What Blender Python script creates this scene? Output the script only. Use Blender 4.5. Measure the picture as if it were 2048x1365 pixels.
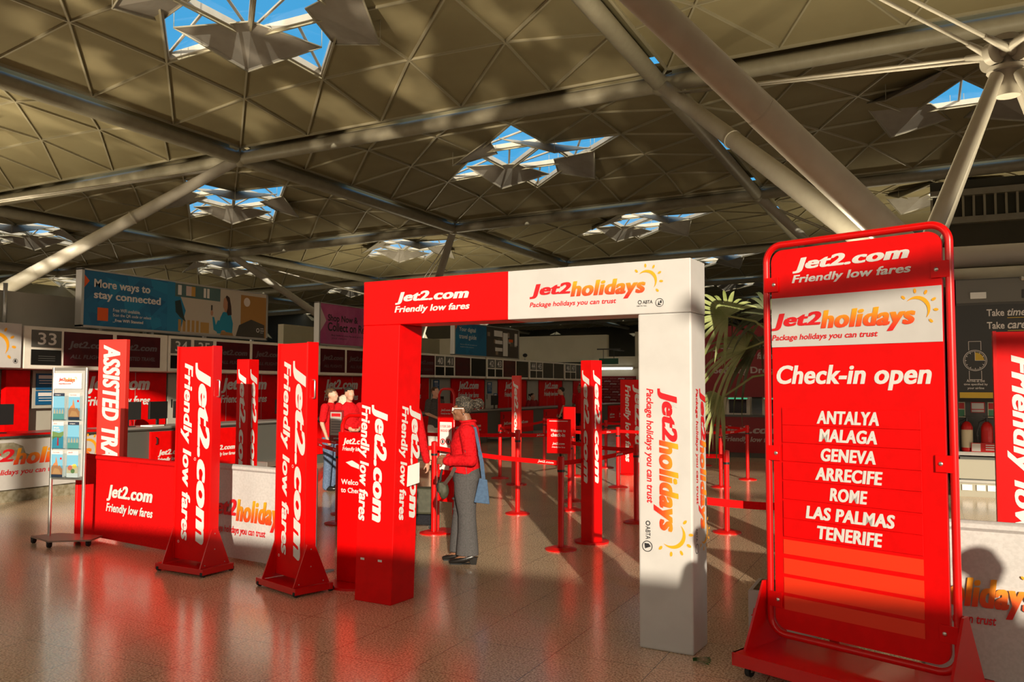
import bpy, bmesh, math, random
from math import sin, cos, pi, radians, atan2, sqrt
from mathutils import Vector, Matrix

random.seed(7)
scene = bpy.context.scene
COL = scene.collection
for o in list(bpy.data.objects):
    bpy.data.objects.remove(o)

# ------------------------------------------------------------------ camera
CH = 1.7
YAW, PITCH, ROLL = .45, .0535, .003
def cam_matrix():
    fwd = Vector((-sin(YAW) * cos(PITCH), cos(YAW) * cos(PITCH), sin(PITCH)))
    rt = Vector((cos(YAW), sin(YAW), 0)); up = rt.cross(fwd)
    r = cos(ROLL) * rt + sin(ROLL) * up; u = -sin(ROLL) * rt + cos(ROLL) * up
    m = Matrix((r, u, -fwd)).transposed().to_4x4(); m.translation = (0, 0, CH)
    return m
cd = bpy.data.cameras.new('camera'); cam = bpy.data.objects.new('camera', cd); COL.objects.link(cam)
cam.matrix_world = cam_matrix(); cd.sensor_width = 36; cd.lens = 1700 / 2048 * 36; cd.clip_end = 600
scene.camera = cam

# ------------------------------------------------------------------ light
vs = scene.view_settings
vs.view_transform = 'Standard'; vs.look = 'None'; vs.gamma = 1; vs.use_curve_mapping = False; vs.exposure = -.4
SUN_AZ = .561; SUN_EL = radians(13)
SUN_DIR = Vector((-sin(SUN_AZ) * cos(SUN_EL), cos(SUN_AZ) * cos(SUN_EL), -sin(SUN_EL)))
sd = bpy.data.lights.new('sun', 'SUN'); sd.energy = 8.0; sd.color = (1, .87, .68); sd.angle = radians(.55)
so = bpy.data.objects.new('sun', sd); COL.objects.link(so); so.rotation_mode = 'QUATERNION'
so.rotation_quaternion = SUN_DIR.to_track_quat('-Z', 'Y'); so.location = (10, -20, 12)
w = bpy.data.worlds.new('sky'); scene.world = w; w.use_nodes = True
nt = w.node_tree; nt.nodes.clear()
N = nt.nodes.new; LK = nt.links.new
tc = N('ShaderNodeTexCoord'); sp = N('ShaderNodeSeparateXYZ'); bg = N('ShaderNodeBackground'); wo = N('ShaderNodeOutputWorld')
LK(tc.outputs['Generated'], sp.inputs[0])
def ramp(stops, src):
    r = N('ShaderNodeValToRGB'); el = r.color_ramp.elements
    for k, (p, c) in enumerate(stops):
        q = el[k] if k < 2 else el.new(p)
        q.position = p; q.color = (*c, 1)
    LK(src, r.inputs[0]); return r.outputs[0]
warm = ramp([(0.0, (.14, .10, .07)), (1.0, (.03, .145, .26)), (.06, (1.0, .80, .58)), (.45, (.80, .70, .56))], sp.outputs['Z'])
cool = ramp([(0.0, (.14, .10, .07)), (1.0, (.016, .12, .25)), (.06, (.22, .30, .37)), (.22, (.035, .18, .33))], sp.outputs['Z'])
side = ramp([(.0, (0, 0, 0)), (.35, (1, 1, 1))], sp.outputs['Y'])
mx = N('ShaderNodeMixRGB'); LK(side, mx.inputs[0]); LK(warm, mx.inputs[1]); LK(cool, mx.inputs[2])
LK(mx.outputs[0], bg.inputs[0]); LK(bg.outputs[0], wo.inputs[0])
bg.inputs[1].default_value = 3.4
# uplighters on the tree columns (trunk heads at z 4.4, aimed at the roof)
def uplight(x, y, z, power, size=1.2):
    l = bpy.data.lights.new('uplighter', 'AREA'); l.energy = power; l.shape = 'DISK'; l.size = size; l.color = (1, .86, .58); l.spread = radians(170)
    o = bpy.data.objects.new('uplighter', l); COL.objects.link(o); o.location = (x, y, z); o.rotation_euler = (pi, 0, 0)
    return o
for (x, y) in ((-34.5, 17.6), (1.5, 17.6), (-34.5, 53.6), (1.5, 53.6), (-70.5, 53.6), (37.5, 53.6), (-34.5, -18.4), (1.5, -18.4)):
    [uplight(x + q, y, 3.5, 680 if (x, y) in ((-34.5, 17.6), (1.5, 17.6)) else 480) for q in (-3.4, 3.4)]
# added spot lamps, noise masked, imitating low sun thrown back up onto the roof
def glint_spot(x, y, tx, ty, tz, power, ang, seed, scale=7.0):
    l = bpy.data.lights.new('glint_spot', 'SPOT'); l.energy = power; l.color = (1, .84, .60); l.spot_size = radians(ang); l.spot_blend = .5; l.shadow_soft_size = .12
    o = bpy.data.objects.new('glint_spot', l); COL.objects.link(o); o.location = (x, y, .4)
    d = Vector((tx - x, ty - y, tz - .4)); o.rotation_mode = 'QUATERNION'; o.rotation_quaternion = d.to_track_quat('-Z', 'Y')
    l.use_nodes = True; t = l.node_tree; t.nodes.clear()
    g = t.nodes.new('ShaderNodeTexCoord'); n = t.nodes.new('ShaderNodeTexNoise'); r = t.nodes.new('ShaderNodeValToRGB')
    em = t.nodes.new('ShaderNodeEmission'); ou = t.nodes.new('ShaderNodeOutputLight'); mp = t.nodes.new('ShaderNodeMapping')
    mp.inputs['Location'].default_value = (seed, seed * 1.7, seed * .3)
    n.inputs['Scale'].default_value = scale; n.inputs['Detail'].default_value = 1.5
    r.color_ramp.elements[0].position = .52; r.color_ramp.elements[0].color = (0, 0, 0, 1)
    r.color_ramp.elements[1].position = .68; r.color_ramp.elements[1].color = (1, 1, 1, 1)
    t.links.new(g.outputs['Normal'], mp.inputs[0]); t.links.new(mp.outputs[0], n.inputs['Vector']); t.links.new(n.outputs['Fac'], r.inputs[0])
    t.links.new(r.outputs[0], em.inputs['Strength']); t.links.new(em.outputs[0], ou.inputs[0])
GLINT_SPOTS = [(-17, -5.3, -21, 25.5, 12.0, 46000, 25, 3.1, 20), (-8, -5.3, -12, 26, 12.0, 46000, 22, 8.7, 20), (-22, -5.3, -33, 23, 12.0, 38000, 24, 5.2, 20), (-25, -5.3, -33, 40, 11.8, 60000, 16, 1.9, 24)]
for g in GLINT_SPOTS: glint_spot(*g)

# ------------------------------------------------------------------ materials
MAT = {}
def mat(name, col, rough=.5, metal=0.0, spec=.5, emit=None, es=0.0, coat=0.0):
    if name in MAT: return MAT[name]
    m = bpy.data.materials.new(name); m.use_nodes = True
    b = m.node_tree.nodes['Principled BSDF']
    b.inputs['Base Color'].default_value = (*col, 1); b.inputs['Roughness'].default_value = rough
    b.inputs['Metallic'].default_value = metal; b.inputs['Specular IOR Level'].default_value = spec
    b.inputs['Coat Weight'].default_value = coat
    if emit: b.inputs['Emission Color'].default_value = (*emit, 1); b.inputs['Emission Strength'].default_value = es
    MAT[name] = m
    return m
def noisy(name, c1, c2, scale=20, rough=.6, spec=.4, detail=4, lo=.4, hi=.6, bump=0.0, metal=0.0):
    m = mat(name, c1, rough, metal, spec); t = m.node_tree; b = t.nodes['Principled BSDF']
    tcn = t.nodes.new('ShaderNodeTexCoord'); n = t.nodes.new('ShaderNodeTexNoise'); r = t.nodes.new('ShaderNodeValToRGB')
    n.inputs['Scale'].default_value = scale; n.inputs['Detail'].default_value = detail
    r.color_ramp.elements[0].position = lo; r.color_ramp.elements[0].color = (*c1, 1)
    r.color_ramp.elements[1].position = hi; r.color_ramp.elements[1].color = (*c2, 1)
    t.links.new(tcn.outputs['Object'], n.inputs['Vector']); t.links.new(n.outputs['Fac'], r.inputs[0]); t.links.new(r.outputs[0], b.inputs['Base Color'])
    if bump:
        bp = t.nodes.new('ShaderNodeBump'); bp.inputs['Strength'].default_value = bump; bp.inputs['Distance'].default_value = .01
        t.links.new(n.outputs['Fac'], bp.inputs['Height']); t.links.new(bp.outputs[0], b.inputs['Normal'])
    return m
RED = noisy('red_panel', (.74, .001, .0015), (.68, .001, .0012), 9, .45, .2)
REDM = mat('red_metal', (.62, .002, .002), .32, 0, .4, coat=.15)
REDF = noisy('red_fabric', (.68, .0015, .002), (.60, .001, .0015), 60, .85, .15, bump=.15)
DRED = noisy('dark_red_screen', (.055, .004, .007), (.07, .006, .009), 4, .3, .4)
ORANGE = mat('orange_strip', (.80, .035, .006), .45)
WHITE = noisy('white_panel', (.56, .545, .525), (.53, .515, .495), 5, .45, .35)
WHITEF = noisy('white_fabric', (.56, .545, .53), (.51, .495, .48), 50, .8, .15, bump=.1)
LET = mat('white_lettering', (.70, .68, .65), .5)
GREYLET = mat('grey_lettering', (.22, .21, .21), .5)
LETRED = mat('red_lettering', (.62, .006, .012), .5)
SUNY = mat('sun_yellow', (.85, .36, .01), .5)
BLACK = mat('black_plastic', (.012, .012, .012), .4)
RUBBER = mat('black_rubber', (.02, .02, .02), .8)
INK = mat('black_ink', (.02, .02, .022), .5)
CHROME = mat('brushed_metal', (.62, .60, .56), .3, .9)
ALU = mat('aluminium', (.55, .54, .50), .38, .7)
FRAMEW = noisy('cream_frame', (.78, .74, .65), (.74, .70, .61), 6, .5, .4)
DGREY = mat('dark_grey_panel', (.085, .085, .075), .5)
NUMP = mat('number_panel_grey', (.10, .10, .09), .4)
SCRB = mat('black_screen', (.008, .008, .007), .25)
STEEL = noisy('painted_steel', (.36, .33, .25), (.33, .30, .225), 3, .45, .4)
STEELL = noisy('pale_painted_steel', (.50, .465, .40), (.47, .43, .365), 3, .45, .4)
SHELL = noisy('roof_lining', (.32, .275, .16), (.29, .245, .14), .5, .8, .2)
RIB = mat('roof_rib', (.40, .36, .25), .5)
BAFF = noisy('grey_baffle', (.36, .33, .29), (.33, .30, .26), 2, .7, .2)
GREYP = noisy('grey_wall_panel', (.42, .40, .34), (.39, .37, .31), 2, .6, .3)
TANW = noisy('tan_wall', (.72, .68, .52), (.68, .64, .48), 1, .7, .2)
DARKW = noisy('dark_wall', (.10, .09, .065), (.085, .078, .055), .3, .7, .2)
TOPG = mat('worktop_grey', (.06, .06, .055), .35)
PLINTH = noisy('worn_plinth', (.22, .19, .12), (.33, .30, .22), 14, .6, .3)
BLUEP = mat('blue_notice', (.006, .09, .22), .4)
BLUEB = None
PINK = noisy('pink_poster', (.42, .10, .23), (.33, .06, .17), 1.2, .45, .3)
YEL = mat('yellow_band', (.62, .42, .03), .5)
LEAFG = noisy('palm_green', (.22, .27, .08), (.38, .42, .18), 6, .55, .3)
LEAFD = noisy('palm_dark_green', (.07, .09, .04), (.15, .17, .09), 6, .55, .3)
FLEAF = noisy('fresh_green', (.03, .13, .03), (.06, .22, .05), 10, .5)
BARK = noisy('palm_bark', (.12, .08, .045), (.2, .14, .08), 20, .9, .1, bump=.5)
SKIN = noisy('brown_skin', (.21, .095, .05), (.24, .11, .06), 30, .5, .4)
SKINL = noisy('light_skin', (.55, .30, .20), (.60, .34, .24), 30, .5, .4)
JACKET = noisy('red_fleece', (.62, .008, .012), (.45, .004, .007), 45, .9, .15, bump=.4)
TROUS = noisy('grey_trousers', (.085, .08, .08), (.065, .062, .062), 80, .85, .2, bump=.1)
SHOE = mat('black_leather', (.012, .011, .010), .28, 0, .5)
HAIRD = noisy('black_hair', (.012, .010, .009), (.03, .025, .02), 40, .6, .3)
HAIRB = noisy('brown_hair', (.05, .028, .014), (.09, .05, .025), 40, .6, .3)
BRAID = noisy('braided_hair', (.018, .015, .012), (.15, .12, .085), 90, .6, .3, detail=6, lo=.48, hi=.68, bump=.6)
DENIM = noisy('denim', (.08, .12, .20), (.13, .18, .28), 60, .9, .1)
DARKC = noisy('black_cloth', (.014, .014, .017), (.02, .02, .024), 60, .9, .1)
GREYT = noisy('grey_tee', (.065, .06, .06), (.085, .08, .08), 40, .9, .1)
WSHORT = noisy('white_shorts', (.62, .58, .54), (.55, .52, .48), 30, .9, .1)
TOTE = noisy('blue_tote', (.06, .10, .17), (.07, .12, .20), 40, .9, .1)
OLIVE = noisy('olive_bag', (.05, .05, .03), (.07, .07, .045), 30, .6, .3)
STRAPM = mat('brown_strap', (.05, .03, .022), .7)
OLIVEC = noisy('olive_suitcase', (.045, .047, .028), (.06, .062, .038), 20, .55, .4)
PAPER = mat('white_paper', (.80, .78, .74), .6)
EXTR = mat('extinguisher_red', (.60, .012, .012), .3, 0, .5)
CREAM = mat('cream_label', (.70, .62, .42), .5)
GREEN = mat('green_label', (.08, .32, .16), .5)
TUBE = mat('light_tube', (1, 1, 1), .5, emit=(1, .96, .88), es=4.0)
MESHB = mat('mesh_dark', (.03, .03, .03), .6)
BEIGE = noisy('beige_fleece', (.60, .47, .36), (.70, .58, .47), 40, .9, .1, bump=.3)

def grad_mat():
    m = mat('holiday_gradient', (.8, .2, .02), .5); t = m.node_tree; b = t.nodes['Principled BSDF']
    a = t.nodes.new('ShaderNodeAttribute'); a.attribute_name = 'grad'; r = t.nodes.new('ShaderNodeValToRGB')
    el = r.color_ramp.elements; el[0].position = .12; el[0].color = (.70, .012, .01, 1); el[1].position = .9; el[1].color = (.85, .36, .01, 1)
    q = el.new(.45); q.color = (.78, .10, .01, 1)
    t.links.new(a.outputs['Fac'], r.inputs[0]); t.links.new(r.outputs[0], b.inputs['Base Color'])
    return m
GRAD = grad_mat()
def glass_mat():
    m = bpy.data.materials.new('roof_glass'); m.use_nodes = True; t = m.node_tree; t.nodes.clear()
    tr = t.nodes.new('ShaderNodeBsdfTransparent'); gl = t.nodes.new('ShaderNodeBsdfGlossy'); mx = t.nodes.new('ShaderNodeMixShader'); fr = t.nodes.new('ShaderNodeValue'); ou = t.nodes.new('ShaderNodeOutputMaterial')
    tr.inputs[0].default_value = (.9, .95, .97, 1); gl.inputs['Roughness'].default_value = .02; fr.outputs[0].default_value = .07
    t.links.new(fr.outputs[0], mx.inputs[0]); t.links.new(tr.outputs[0], mx.inputs[1]); t.links.new(gl.outputs[0], mx.inputs[2]); t.links.new(mx.outputs[0], ou.inputs[0])
    return m
GLASS = glass_mat()
def acrylic_mat():
    m = glass_mat(); m.name = 'clear_acrylic'; return m
ACRYL = acrylic_mat()
def floor_mat():
    m = mat('polished_terrazzo', (.3, .2, .13), .2, 0, .5); t = m.node_tree; b = t.nodes['Principled BSDF']
    N = t.nodes.new; L = t.links.new
    tcn = N('ShaderNodeTexCoord'); s = N('ShaderNodeSeparateXYZ'); L(tcn.outputs['Object'], s.inputs[0])
    def edge(out, off, tile, wdt):
        a = N('ShaderNodeMath'); a.operation = 'ADD'; a.inputs[1].default_value = off; L(out, a.inputs[0])
        d = N('ShaderNodeMath'); d.operation = 'DIVIDE'; d.inputs[1].default_value = tile; L(a.outputs[0], d.inputs[0])
        f = N('ShaderNodeMath'); f.operation = 'FRACT'; L(d.outputs[0], f.inputs[0])
        q = N('ShaderNodeMath'); q.operation = 'SUBTRACT'; q.inputs[1].default_value = .5; L(f.outputs[0], q.inputs[0])
        ab = N('ShaderNodeMath'); ab.operation = 'ABSOLUTE'; L(q.outputs[0], ab.inputs[0])
        g = N('ShaderNodeMath'); g.operation = 'GREATER_THAN'; g.inputs[1].default_value = .5 - wdt / tile; L(ab.outputs[0], g.inputs[0])
        return g.outputs[0]
    ex = edge(s.outputs['X'], 400 * .65 + 4.75 - 4.55, .65, .0022); ey = edge(s.outputs['Y'], 400 * .65 - 4.45 + 4.55, .65, .0022)
    mxe = N('ShaderNodeMath'); mxe.operation = 'MAXIMUM'; L(ex, mxe.inputs[0]); L(ey, mxe.inputs[1])
    n1 = N('ShaderNodeTexNoise'); n1.inputs['Scale'].default_value = 75; n1.inputs['Detail'].default_value = 3; L(tcn.outputs['Object'], n1.inputs['Vector'])
    r1 = N('ShaderNodeValToRGB'); e1 = r1.color_ramp.elements
    e1[0].position = .36; e1[0].color = (.34, .20, .11, 1); e1[1].position = .60; e1[1].color = (.97, .74, .50, 1)
    L(n1.outputs['Fac'], r1.inputs[0])
    n2 = N('ShaderNodeTexNoise'); n2.inputs['Scale'].default_value = 1.3; n2.inputs['Detail'].default_value = 2; L(tcn.outputs['Object'], n2.inputs['Vector'])
    mixb = N('ShaderNodeMixRGB'); mixb.blend_type = 'MULTIPLY'; mixb.inputs[0].default_value = .12; L(r1.outputs[0], mixb.inputs[1]); L(n2.outputs['Fac'], mixb.inputs[2])
    mj = N('ShaderNodeMixRGB'); L(mxe.outputs[0], mj.inputs[0]); L(mixb.outputs[0], mj.inputs[1]); mj.inputs[2].default_value = (.05, .03, .02, 1)
    L(mj.outputs[0], b.inputs['Base Color'])
    rr = N('ShaderNodeMapRange'); rr.inputs['To Min'].default_value = .17; rr.inputs['To Max'].default_value = .27; L(n2.outputs['Fac'], rr.inputs['Value']); L(rr.outputs[0], b.inputs['Roughness'])
    b.inputs['Coat Weight'].default_value = .5; b.inputs['Coat Roughness'].default_value = .16
    return m
FLOOR = floor_mat()

# ------------------------------------------------------------------ mesh helpers
class MB:
    def __init__(s): s.v = []; s.f = []; s.m = []; s.sm = []
    def add(s, vs_, fs_, mi=0, smooth=False):
        o = len(s.v); s.v += [tuple(v) for v in vs_]
        for f in fs_: s.f.append([i + o for i in f]); s.m.append(mi); s.sm.append(smooth)
    def box(s, x0, x1, y0, y1, z0, z1, mi=0):
        s.hexa([(x0, y0, z0), (x1, y0, z0), (x1, y1, z0), (x0, y1, z0), (x0, y0, z1), (x1, y0, z1), (x1, y1, z1), (x0, y1, z1)], mi)
    def hexa(s, p, mi=0):
        s.add(p, [(3, 2, 1, 0), (4, 5, 6, 7), (0, 1, 5, 4), (1, 2, 6, 5), (2, 3, 7, 6), (3, 0, 4, 7)], mi)
    def cyl(s, a, b, r0, r1=None, n=12, mi=0, caps=True):
        a = Vector(a); b = Vector(b); r1 = r0 if r1 is None else r1; d = (b - a).normalized()
        u = d.orthogonal().normalized(); w_ = d.cross(u); vs_ = []
        for c, r in ((a, r0), (b, r1)):
            for k in range(n): vs_.append(c + r * (cos(2 * pi * k / n) * u + sin(2 * pi * k / n) * w_))
        s.add(vs_, [(k, (k + 1) % n, n + (k + 1) % n, n + k) for k in range(n)], mi, True)
        if caps: s.add(vs_, [list(range(n))[::-1], list(range(n, 2 * n))], mi)
    def tube(s, pts, r, n=8, mi=0, closed=False):
        P = [Vector(p) for p in pts]; N_ = len(P); vs_ = []; prev = None
        for i in range(N_):
            a = P[i - 1] if (i > 0 or closed) else P[i]; b = P[(i + 1) % N_] if (i < N_ - 1 or closed) else P[i]
            d = (b - a).normalized(); u = d.orthogonal().normalized() if prev is None else (prev - d * prev.dot(d)).normalized()
            prev = u; w_ = d.cross(u); rr = r[i] if isinstance(r, (list, tuple)) else r
            for k in range(n): vs_.append(P[i] + rr * (cos(2 * pi * k / n) * u + sin(2 * pi * k / n) * w_))
        fs_ = []
        for i in range(N_ if closed else N_ - 1):
            j = (i + 1) % N_
            for k in range(n): fs_.append((i * n + k, i * n + (k + 1) % n, j * n + (k + 1) % n, j * n + k))
        s.add(vs_, fs_, mi, True)
        if not closed: s.add(vs_, [list(range(n))[::-1], list(range((N_ - 1) * n, N_ * n))], mi)
    def loft(s, rings, side=(1, 0, 0), n=16, mi=0):
        # rings: (centre, a along side, b across)
        P = [Vector(r[0]) for r in rings]; vs_ = []; N_ = len(P); sd_ = Vector(side)
        for i in range(N_):
            d = (P[min(i + 1, N_ - 1)] - P[max(i - 1, 0)]).normalized()
            u = (sd_ - d * sd_.dot(d))
            u = u.normalized() if u.length > 1e-4 else d.orthogonal().normalized()
            w_ = d.cross(u)
            for k in range(n): vs_.append(P[i] + rings[i][1] * cos(2 * pi * k / n) * u + rings[i][2] * sin(2 * pi * k / n) * w_)
        fs_ = [(i * n + k, i * n + (k + 1) % n, (i + 1) * n + (k + 1) % n, (i + 1) * n + k) for i in range(N_ - 1) for k in range(n)]
        fs_ += [list(range(n))[::-1], list(range((N_ - 1) * n, N_ * n))]
        s.add(vs_, fs_, mi, True)
    def ell(s, c, r, n=14, m=10, mi=0, rot=None):
        vs_ = []; c = Vector(c)
        for i in range(m + 1):
            t = pi * i / m
            for k in range(n):
                p = Vector((r[0] * sin(t) * cos(2 * pi * k / n), r[1] * sin(t) * sin(2 * pi * k / n), r[2] * cos(t)))
                vs_.append(c + (rot @ p if rot else p))
        s.add(vs_, [(i * n + k, (i + 1) * n + k, (i + 1) * n + (k + 1) % n, i * n + (k + 1) % n) for i in range(m) for k in range(n)], mi, True)
    def prism(s, poly, axis, lo, hi, mi=0):
        # poly of (a,b) pairs, extruded along axis
        def P(a, b, c): return {'x': (c, a, b), 'y': (a, c, b), 'z': (a, b, c)}[axis]
        n = len(poly); vs_ = [P(a, b, lo) for a, b in poly] + [P(a, b, hi) for a, b in poly]
        s.add(vs_, [list(range(n)), list(range(n, 2 * n))[::-1]] + [(k, n + k, n + (k + 1) % n, (k + 1) % n) for k in range(n)], mi)
    def mesh(s, name, mats, bevel=0.0, recalc=True):
        me = bpy.data.meshes.new(name); me.from_pydata(s.v, [], s.f)
        for m in (mats if isinstance(mats, (list, tuple)) else [mats]): me.materials.append(m)
        me.polygons.foreach_set('material_index', s.m); me.polygons.foreach_set('use_smooth', s.sm); me.update()
        bm = bmesh.new(); bm.from_mesh(me); bmesh.ops.remove_doubles(bm, verts=bm.verts, dist=1e-5)
        if recalc: bmesh.ops.recalc_face_normals(bm, faces=bm.faces)
        if bevel:
            ed = [e_ for e_ in bm.edges if len(e_.link_faces) == 2 and e_.calc_face_angle(0) > .6]
            bmesh.ops.bevel(bm, geom=ed, offset=bevel, segments=2, affect='EDGES', profile=.5, material=-1)
        for e_ in bm.edges:
            if len(e_.link_faces) == 2 and e_.calc_face_angle(0) > .75: e_.smooth = False
        bm.to_mesh(me); bm.free()
        return me
    def build(s, name, mats, parent=None, bevel=0.0, recalc=True):
        o = bpy.data.objects.new(name, s.mesh(name, mats, bevel, recalc)); COL.objects.link(o)
        if parent: o.parent = parent
        return o
def tag(o, label=None, cat=None, group=None, kind=None):
    if label: o['label'] = label
    if cat: o['category'] = cat
    if group: o['group'] = group
    if kind: o['kind'] = kind
    return o
def thing(name, label, cat, loc=(0, 0, 0), rz=0.0, group=None):
    o = bpy.data.objects.new(name, None); COL.objects.link(o); o.empty_display_size = .1
    o.location = loc; o.rotation_euler = (0, 0, rz)
    return tag(o, label, cat, group)
def bx(name, m, p, x0, x1, y0, y1, z0, z1, bevel=0.0):
    b = MB(); b.box(x0, x1, y0, y1, z0, z1); return b.build(name, m, p, bevel)
def dup(root, loc, rz, label, group=None):
    r = root.copy(); COL.objects.link(r); r.location = loc; r.rotation_euler = (0, 0, rz); r['label'] = label
    if group: r['group'] = group
    for ch in list(root.children):
        c = ch.copy(); COL.objects.link(c); c.parent = r
        for g in ch.children:
            d = g.copy(); COL.objects.link(d); d.parent = c
    return r

# ------------------------------------------------------------------ lettering
_TX = {}
def glyphs(s, bold=.018, shear=0.0, spacing=1.0):
    k = (s, bold, shear, spacing)
    if k in _TX: return _TX[k]
    off = min(bold, .02); wide = max(0.0, bold - .02)
    c = bpy.data.curves.new('t', 'FONT'); c.body = s; c.offset = off; c.shear = shear; c.space_character = spacing + wide * 2.4; c.resolution_u = 4
    o = bpy.data.objects.new('t', c); COL.objects.link(o)
    dg = bpy.context.evaluated_depsgraph_get(); me = bpy.data.meshes.new_from_object(o.evaluated_get(dg))
    v0 = [(v.co.x, v.co.y) for v in me.vertices]; f0 = [list(p.vertices) for p in me.polygons]
    bpy.data.objects.remove(o); bpy.data.curves.remove(c); bpy.data.meshes.remove(me)
    vs_, fs_, lay = [], [], []
    sh = [0.0] if wide < .004 else [-1.25 * wide, -.42 * wide, .42 * wide, 1.25 * wide]
    for dx in sh:
        n = len(vs_); lay.append((n, n + len(v0))); vs_ += [(x_ + dx, y_ + .12 * dx * (1 if wide else 0)) for x_, y_ in v0]; fs_ += [[i + n for i in f] for f in f0]
    x0 = min(v[0] for v in vs_); x1 = max(v[0] for v in vs_); y0 = min(v[1] for v in vs_); y1 = max(v[1] for v in vs_)
    _TX[k] = ([((a - x0) / (x1 - x0), (b - y0) / (y1 - y0)) for a, b in vs_], fs_, (x1 - x0) / (y1 - y0), [next(q for q, (l, h) in enumerate(lay) if l <= i < h) for i in range(len(vs_))])
    return _TX[k]
class Decal:
    """flat vinyl lettering and marks laid on a panel: origin O, right U, up V"""
    def __init__(s, O, U, V, lift=.0025):
        s.O = Vector(O); s.U = Vector(U).normalized(); s.V = Vector(V).normalized(); s.N = s.U.cross(s.V); s.O = s.O + s.N * lift
        s.v = []; s.f = []; s.mi = []; s.mats = []; s.g = []; s.layer = 0
    def _m(s, m):
        if m not in s.mats: s.mats.append(m)
        return s.mats.index(m)
    def pts(s, P, F, m, g=None, ly=None):
        o = len(s.v); mi = s._m(m); s.cnt = getattr(s, 'cnt', 0) + 1
        for i, (a, b) in enumerate(P):
            s.v.append(tuple(s.O + s.U * a + s.V * b + s.N * (.0004 * s.layer + .00005 * s.cnt + (.0003 * ly[i] if ly else 0)))); s.g.append(g[i] if g else 0.0)
        for f in F: s.f.append([i + o for i in f]); s.mi.append(mi)
        return s
    def text(s, t, u, v, w_, h, m, bold=.018, shear=.0, grad=False, spacing=1.0):
        P, F, asp, ly = glyphs(t, bold, shear, spacing)
        if w_ is None: w_ = h * asp
        return s.pts([(u + a * w_, v + b * h) for a, b in P], F, m, [b for a, b in P] if grad else None, ly)
    def poly(s, P, m): return s.pts(P, [list(range(len(P)))], m)
    def rect(s, u0, v0, u1, v1, m): return s.poly([(u0, v0), (u1, v0), (u1, v1), (u0, v1)], m)
    def disc(s, u, v, r, m, n=24, ry=None): return s.poly([(u + r * cos(2 * pi * k / n), v + (ry or r) * sin(2 * pi * k / n)) for k in range(n)], m)
    def ring(s, u, v, r, t, m, n=28, a0=0, a1=2 * pi):
        P = []; F = []
        for k in range(n + 1):
            a = a0 + (a1 - a0) * k / n
            P += [(u + r * cos(a), v + r * sin(a)), (u + (r - t) * cos(a), v + (r - t) * sin(a))]
        return s.pts(P, [(2 * k, 2 * k + 2, 2 * k + 3, 2 * k + 1) for k in range(n)], m)
    def line(s, a, b, t, m):
        a = Vector(a); b = Vector(b); d = (b - a).normalized(); q = Vector((-d.y, d.x)) * t / 2
        return s.poly([tuple(a - q), tuple(b - q), tuple(b + q), tuple(a + q)], m)
    def build(s, name, parent):
        me = bpy.data.meshes.new(name); me.from_pydata(s.v, [], s.f)
        for m in s.mats: me.materials.append(m)
        me.polygons.foreach_set('material_index', s.mi)
        if any(s.g):
            a = me.attributes.new('grad', 'FLOAT', 'POINT'); a.data.foreach_set('value', s.g)
        me.update(); o = bpy.data.objects.new(name, me); COL.objects.link(o); o.parent = parent
        return o
def plane_icon(d, u, v, s, m):
    P = [(-.5, .04), (-.1, .06), (.15, .5), (.28, .5), (.12, .05), (.5, .04), (.5, -.04), (.12, -.05), (.28, -.5), (.15, -.5), (-.1, -.06), (-.5, -.04)]
    c, q = cos(1.15), sin(1.15)
    d.layer += 1; d.pts([(u + s * (-a * c - b * q), v + s * (a * q * -1 + b * c)) for a, b in P], [list(range(12))], m); d.layer -= 1
def logo_com(d, u, v, w_, m=None, bg_=None, h=None):
    m = m or LET; h = h or w_ * .44
    d.text('Jet2.com', u + .01 * w_, v + h * .44, w_ * .98, h * .56, m, .052, .22)
    d.text('Friendly low fares', u, v, w_, h * .38, m, .036, .22)
    if bg_: plane_icon(d, u + w_ * .135, v + h * .86, w_ * .055, bg_)
def sun_mark(d, u, v, r, m):
    n = 18; P = []
    for k in range(n + 1):
        a = radians(142) - radians(190) * k / n; t = .30 * r * sin(pi * k / n) ** .8
        P += [(u + r * cos(a), v + r * sin(a)), (u + (r - t) * cos(a), v + (r - t) * sin(a))]
    d.pts(P, [(2 * k, 2 * k + 1, 2 * k + 3, 2 * k + 2) for k in range(n)], m)
    for a in (138, 96, 62, 28, -6, -44):
        a = radians(a); c = Vector((u + 1.42 * r * cos(a), v + 1.42 * r * sin(a))); e1 = Vector((cos(a), sin(a))); e2 = Vector((-e1.y, e1.x))
        d.poly([tuple(c + e1 * .19 * r * cos(2 * pi * k / 12) + e2 * .11 * r * sin(2 * pi * k / 12)) for k in range(12)], m)
def logo_hol(d, u, v, w_, sun=True, tagl=True, h=None, bg_=None):
    # w_: width of the word, v: baseline
    h = h or w_ * .22
    d.text('Jet2', u, v, w_ * .375, h, LETRED, .052, .2)
    d.text('holidays', u + w_ * .368, v - h * .30, w_ * .632, h * 1.32, GRAD, .052, .2, grad=True)
    if bg_: plane_icon(d, u + w_ * .125, v + h * .80, w_ * .045, bg_)
    if tagl: d.text('Package holidays you can trust', u + .0 * w_, v - h * .66, w_ * .76, h * .42, LETRED, .02, .2)
    if sun: sun_mark(d, u + w_ * 1.01, v + h * .78, w_ * .080, SUNY)
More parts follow.
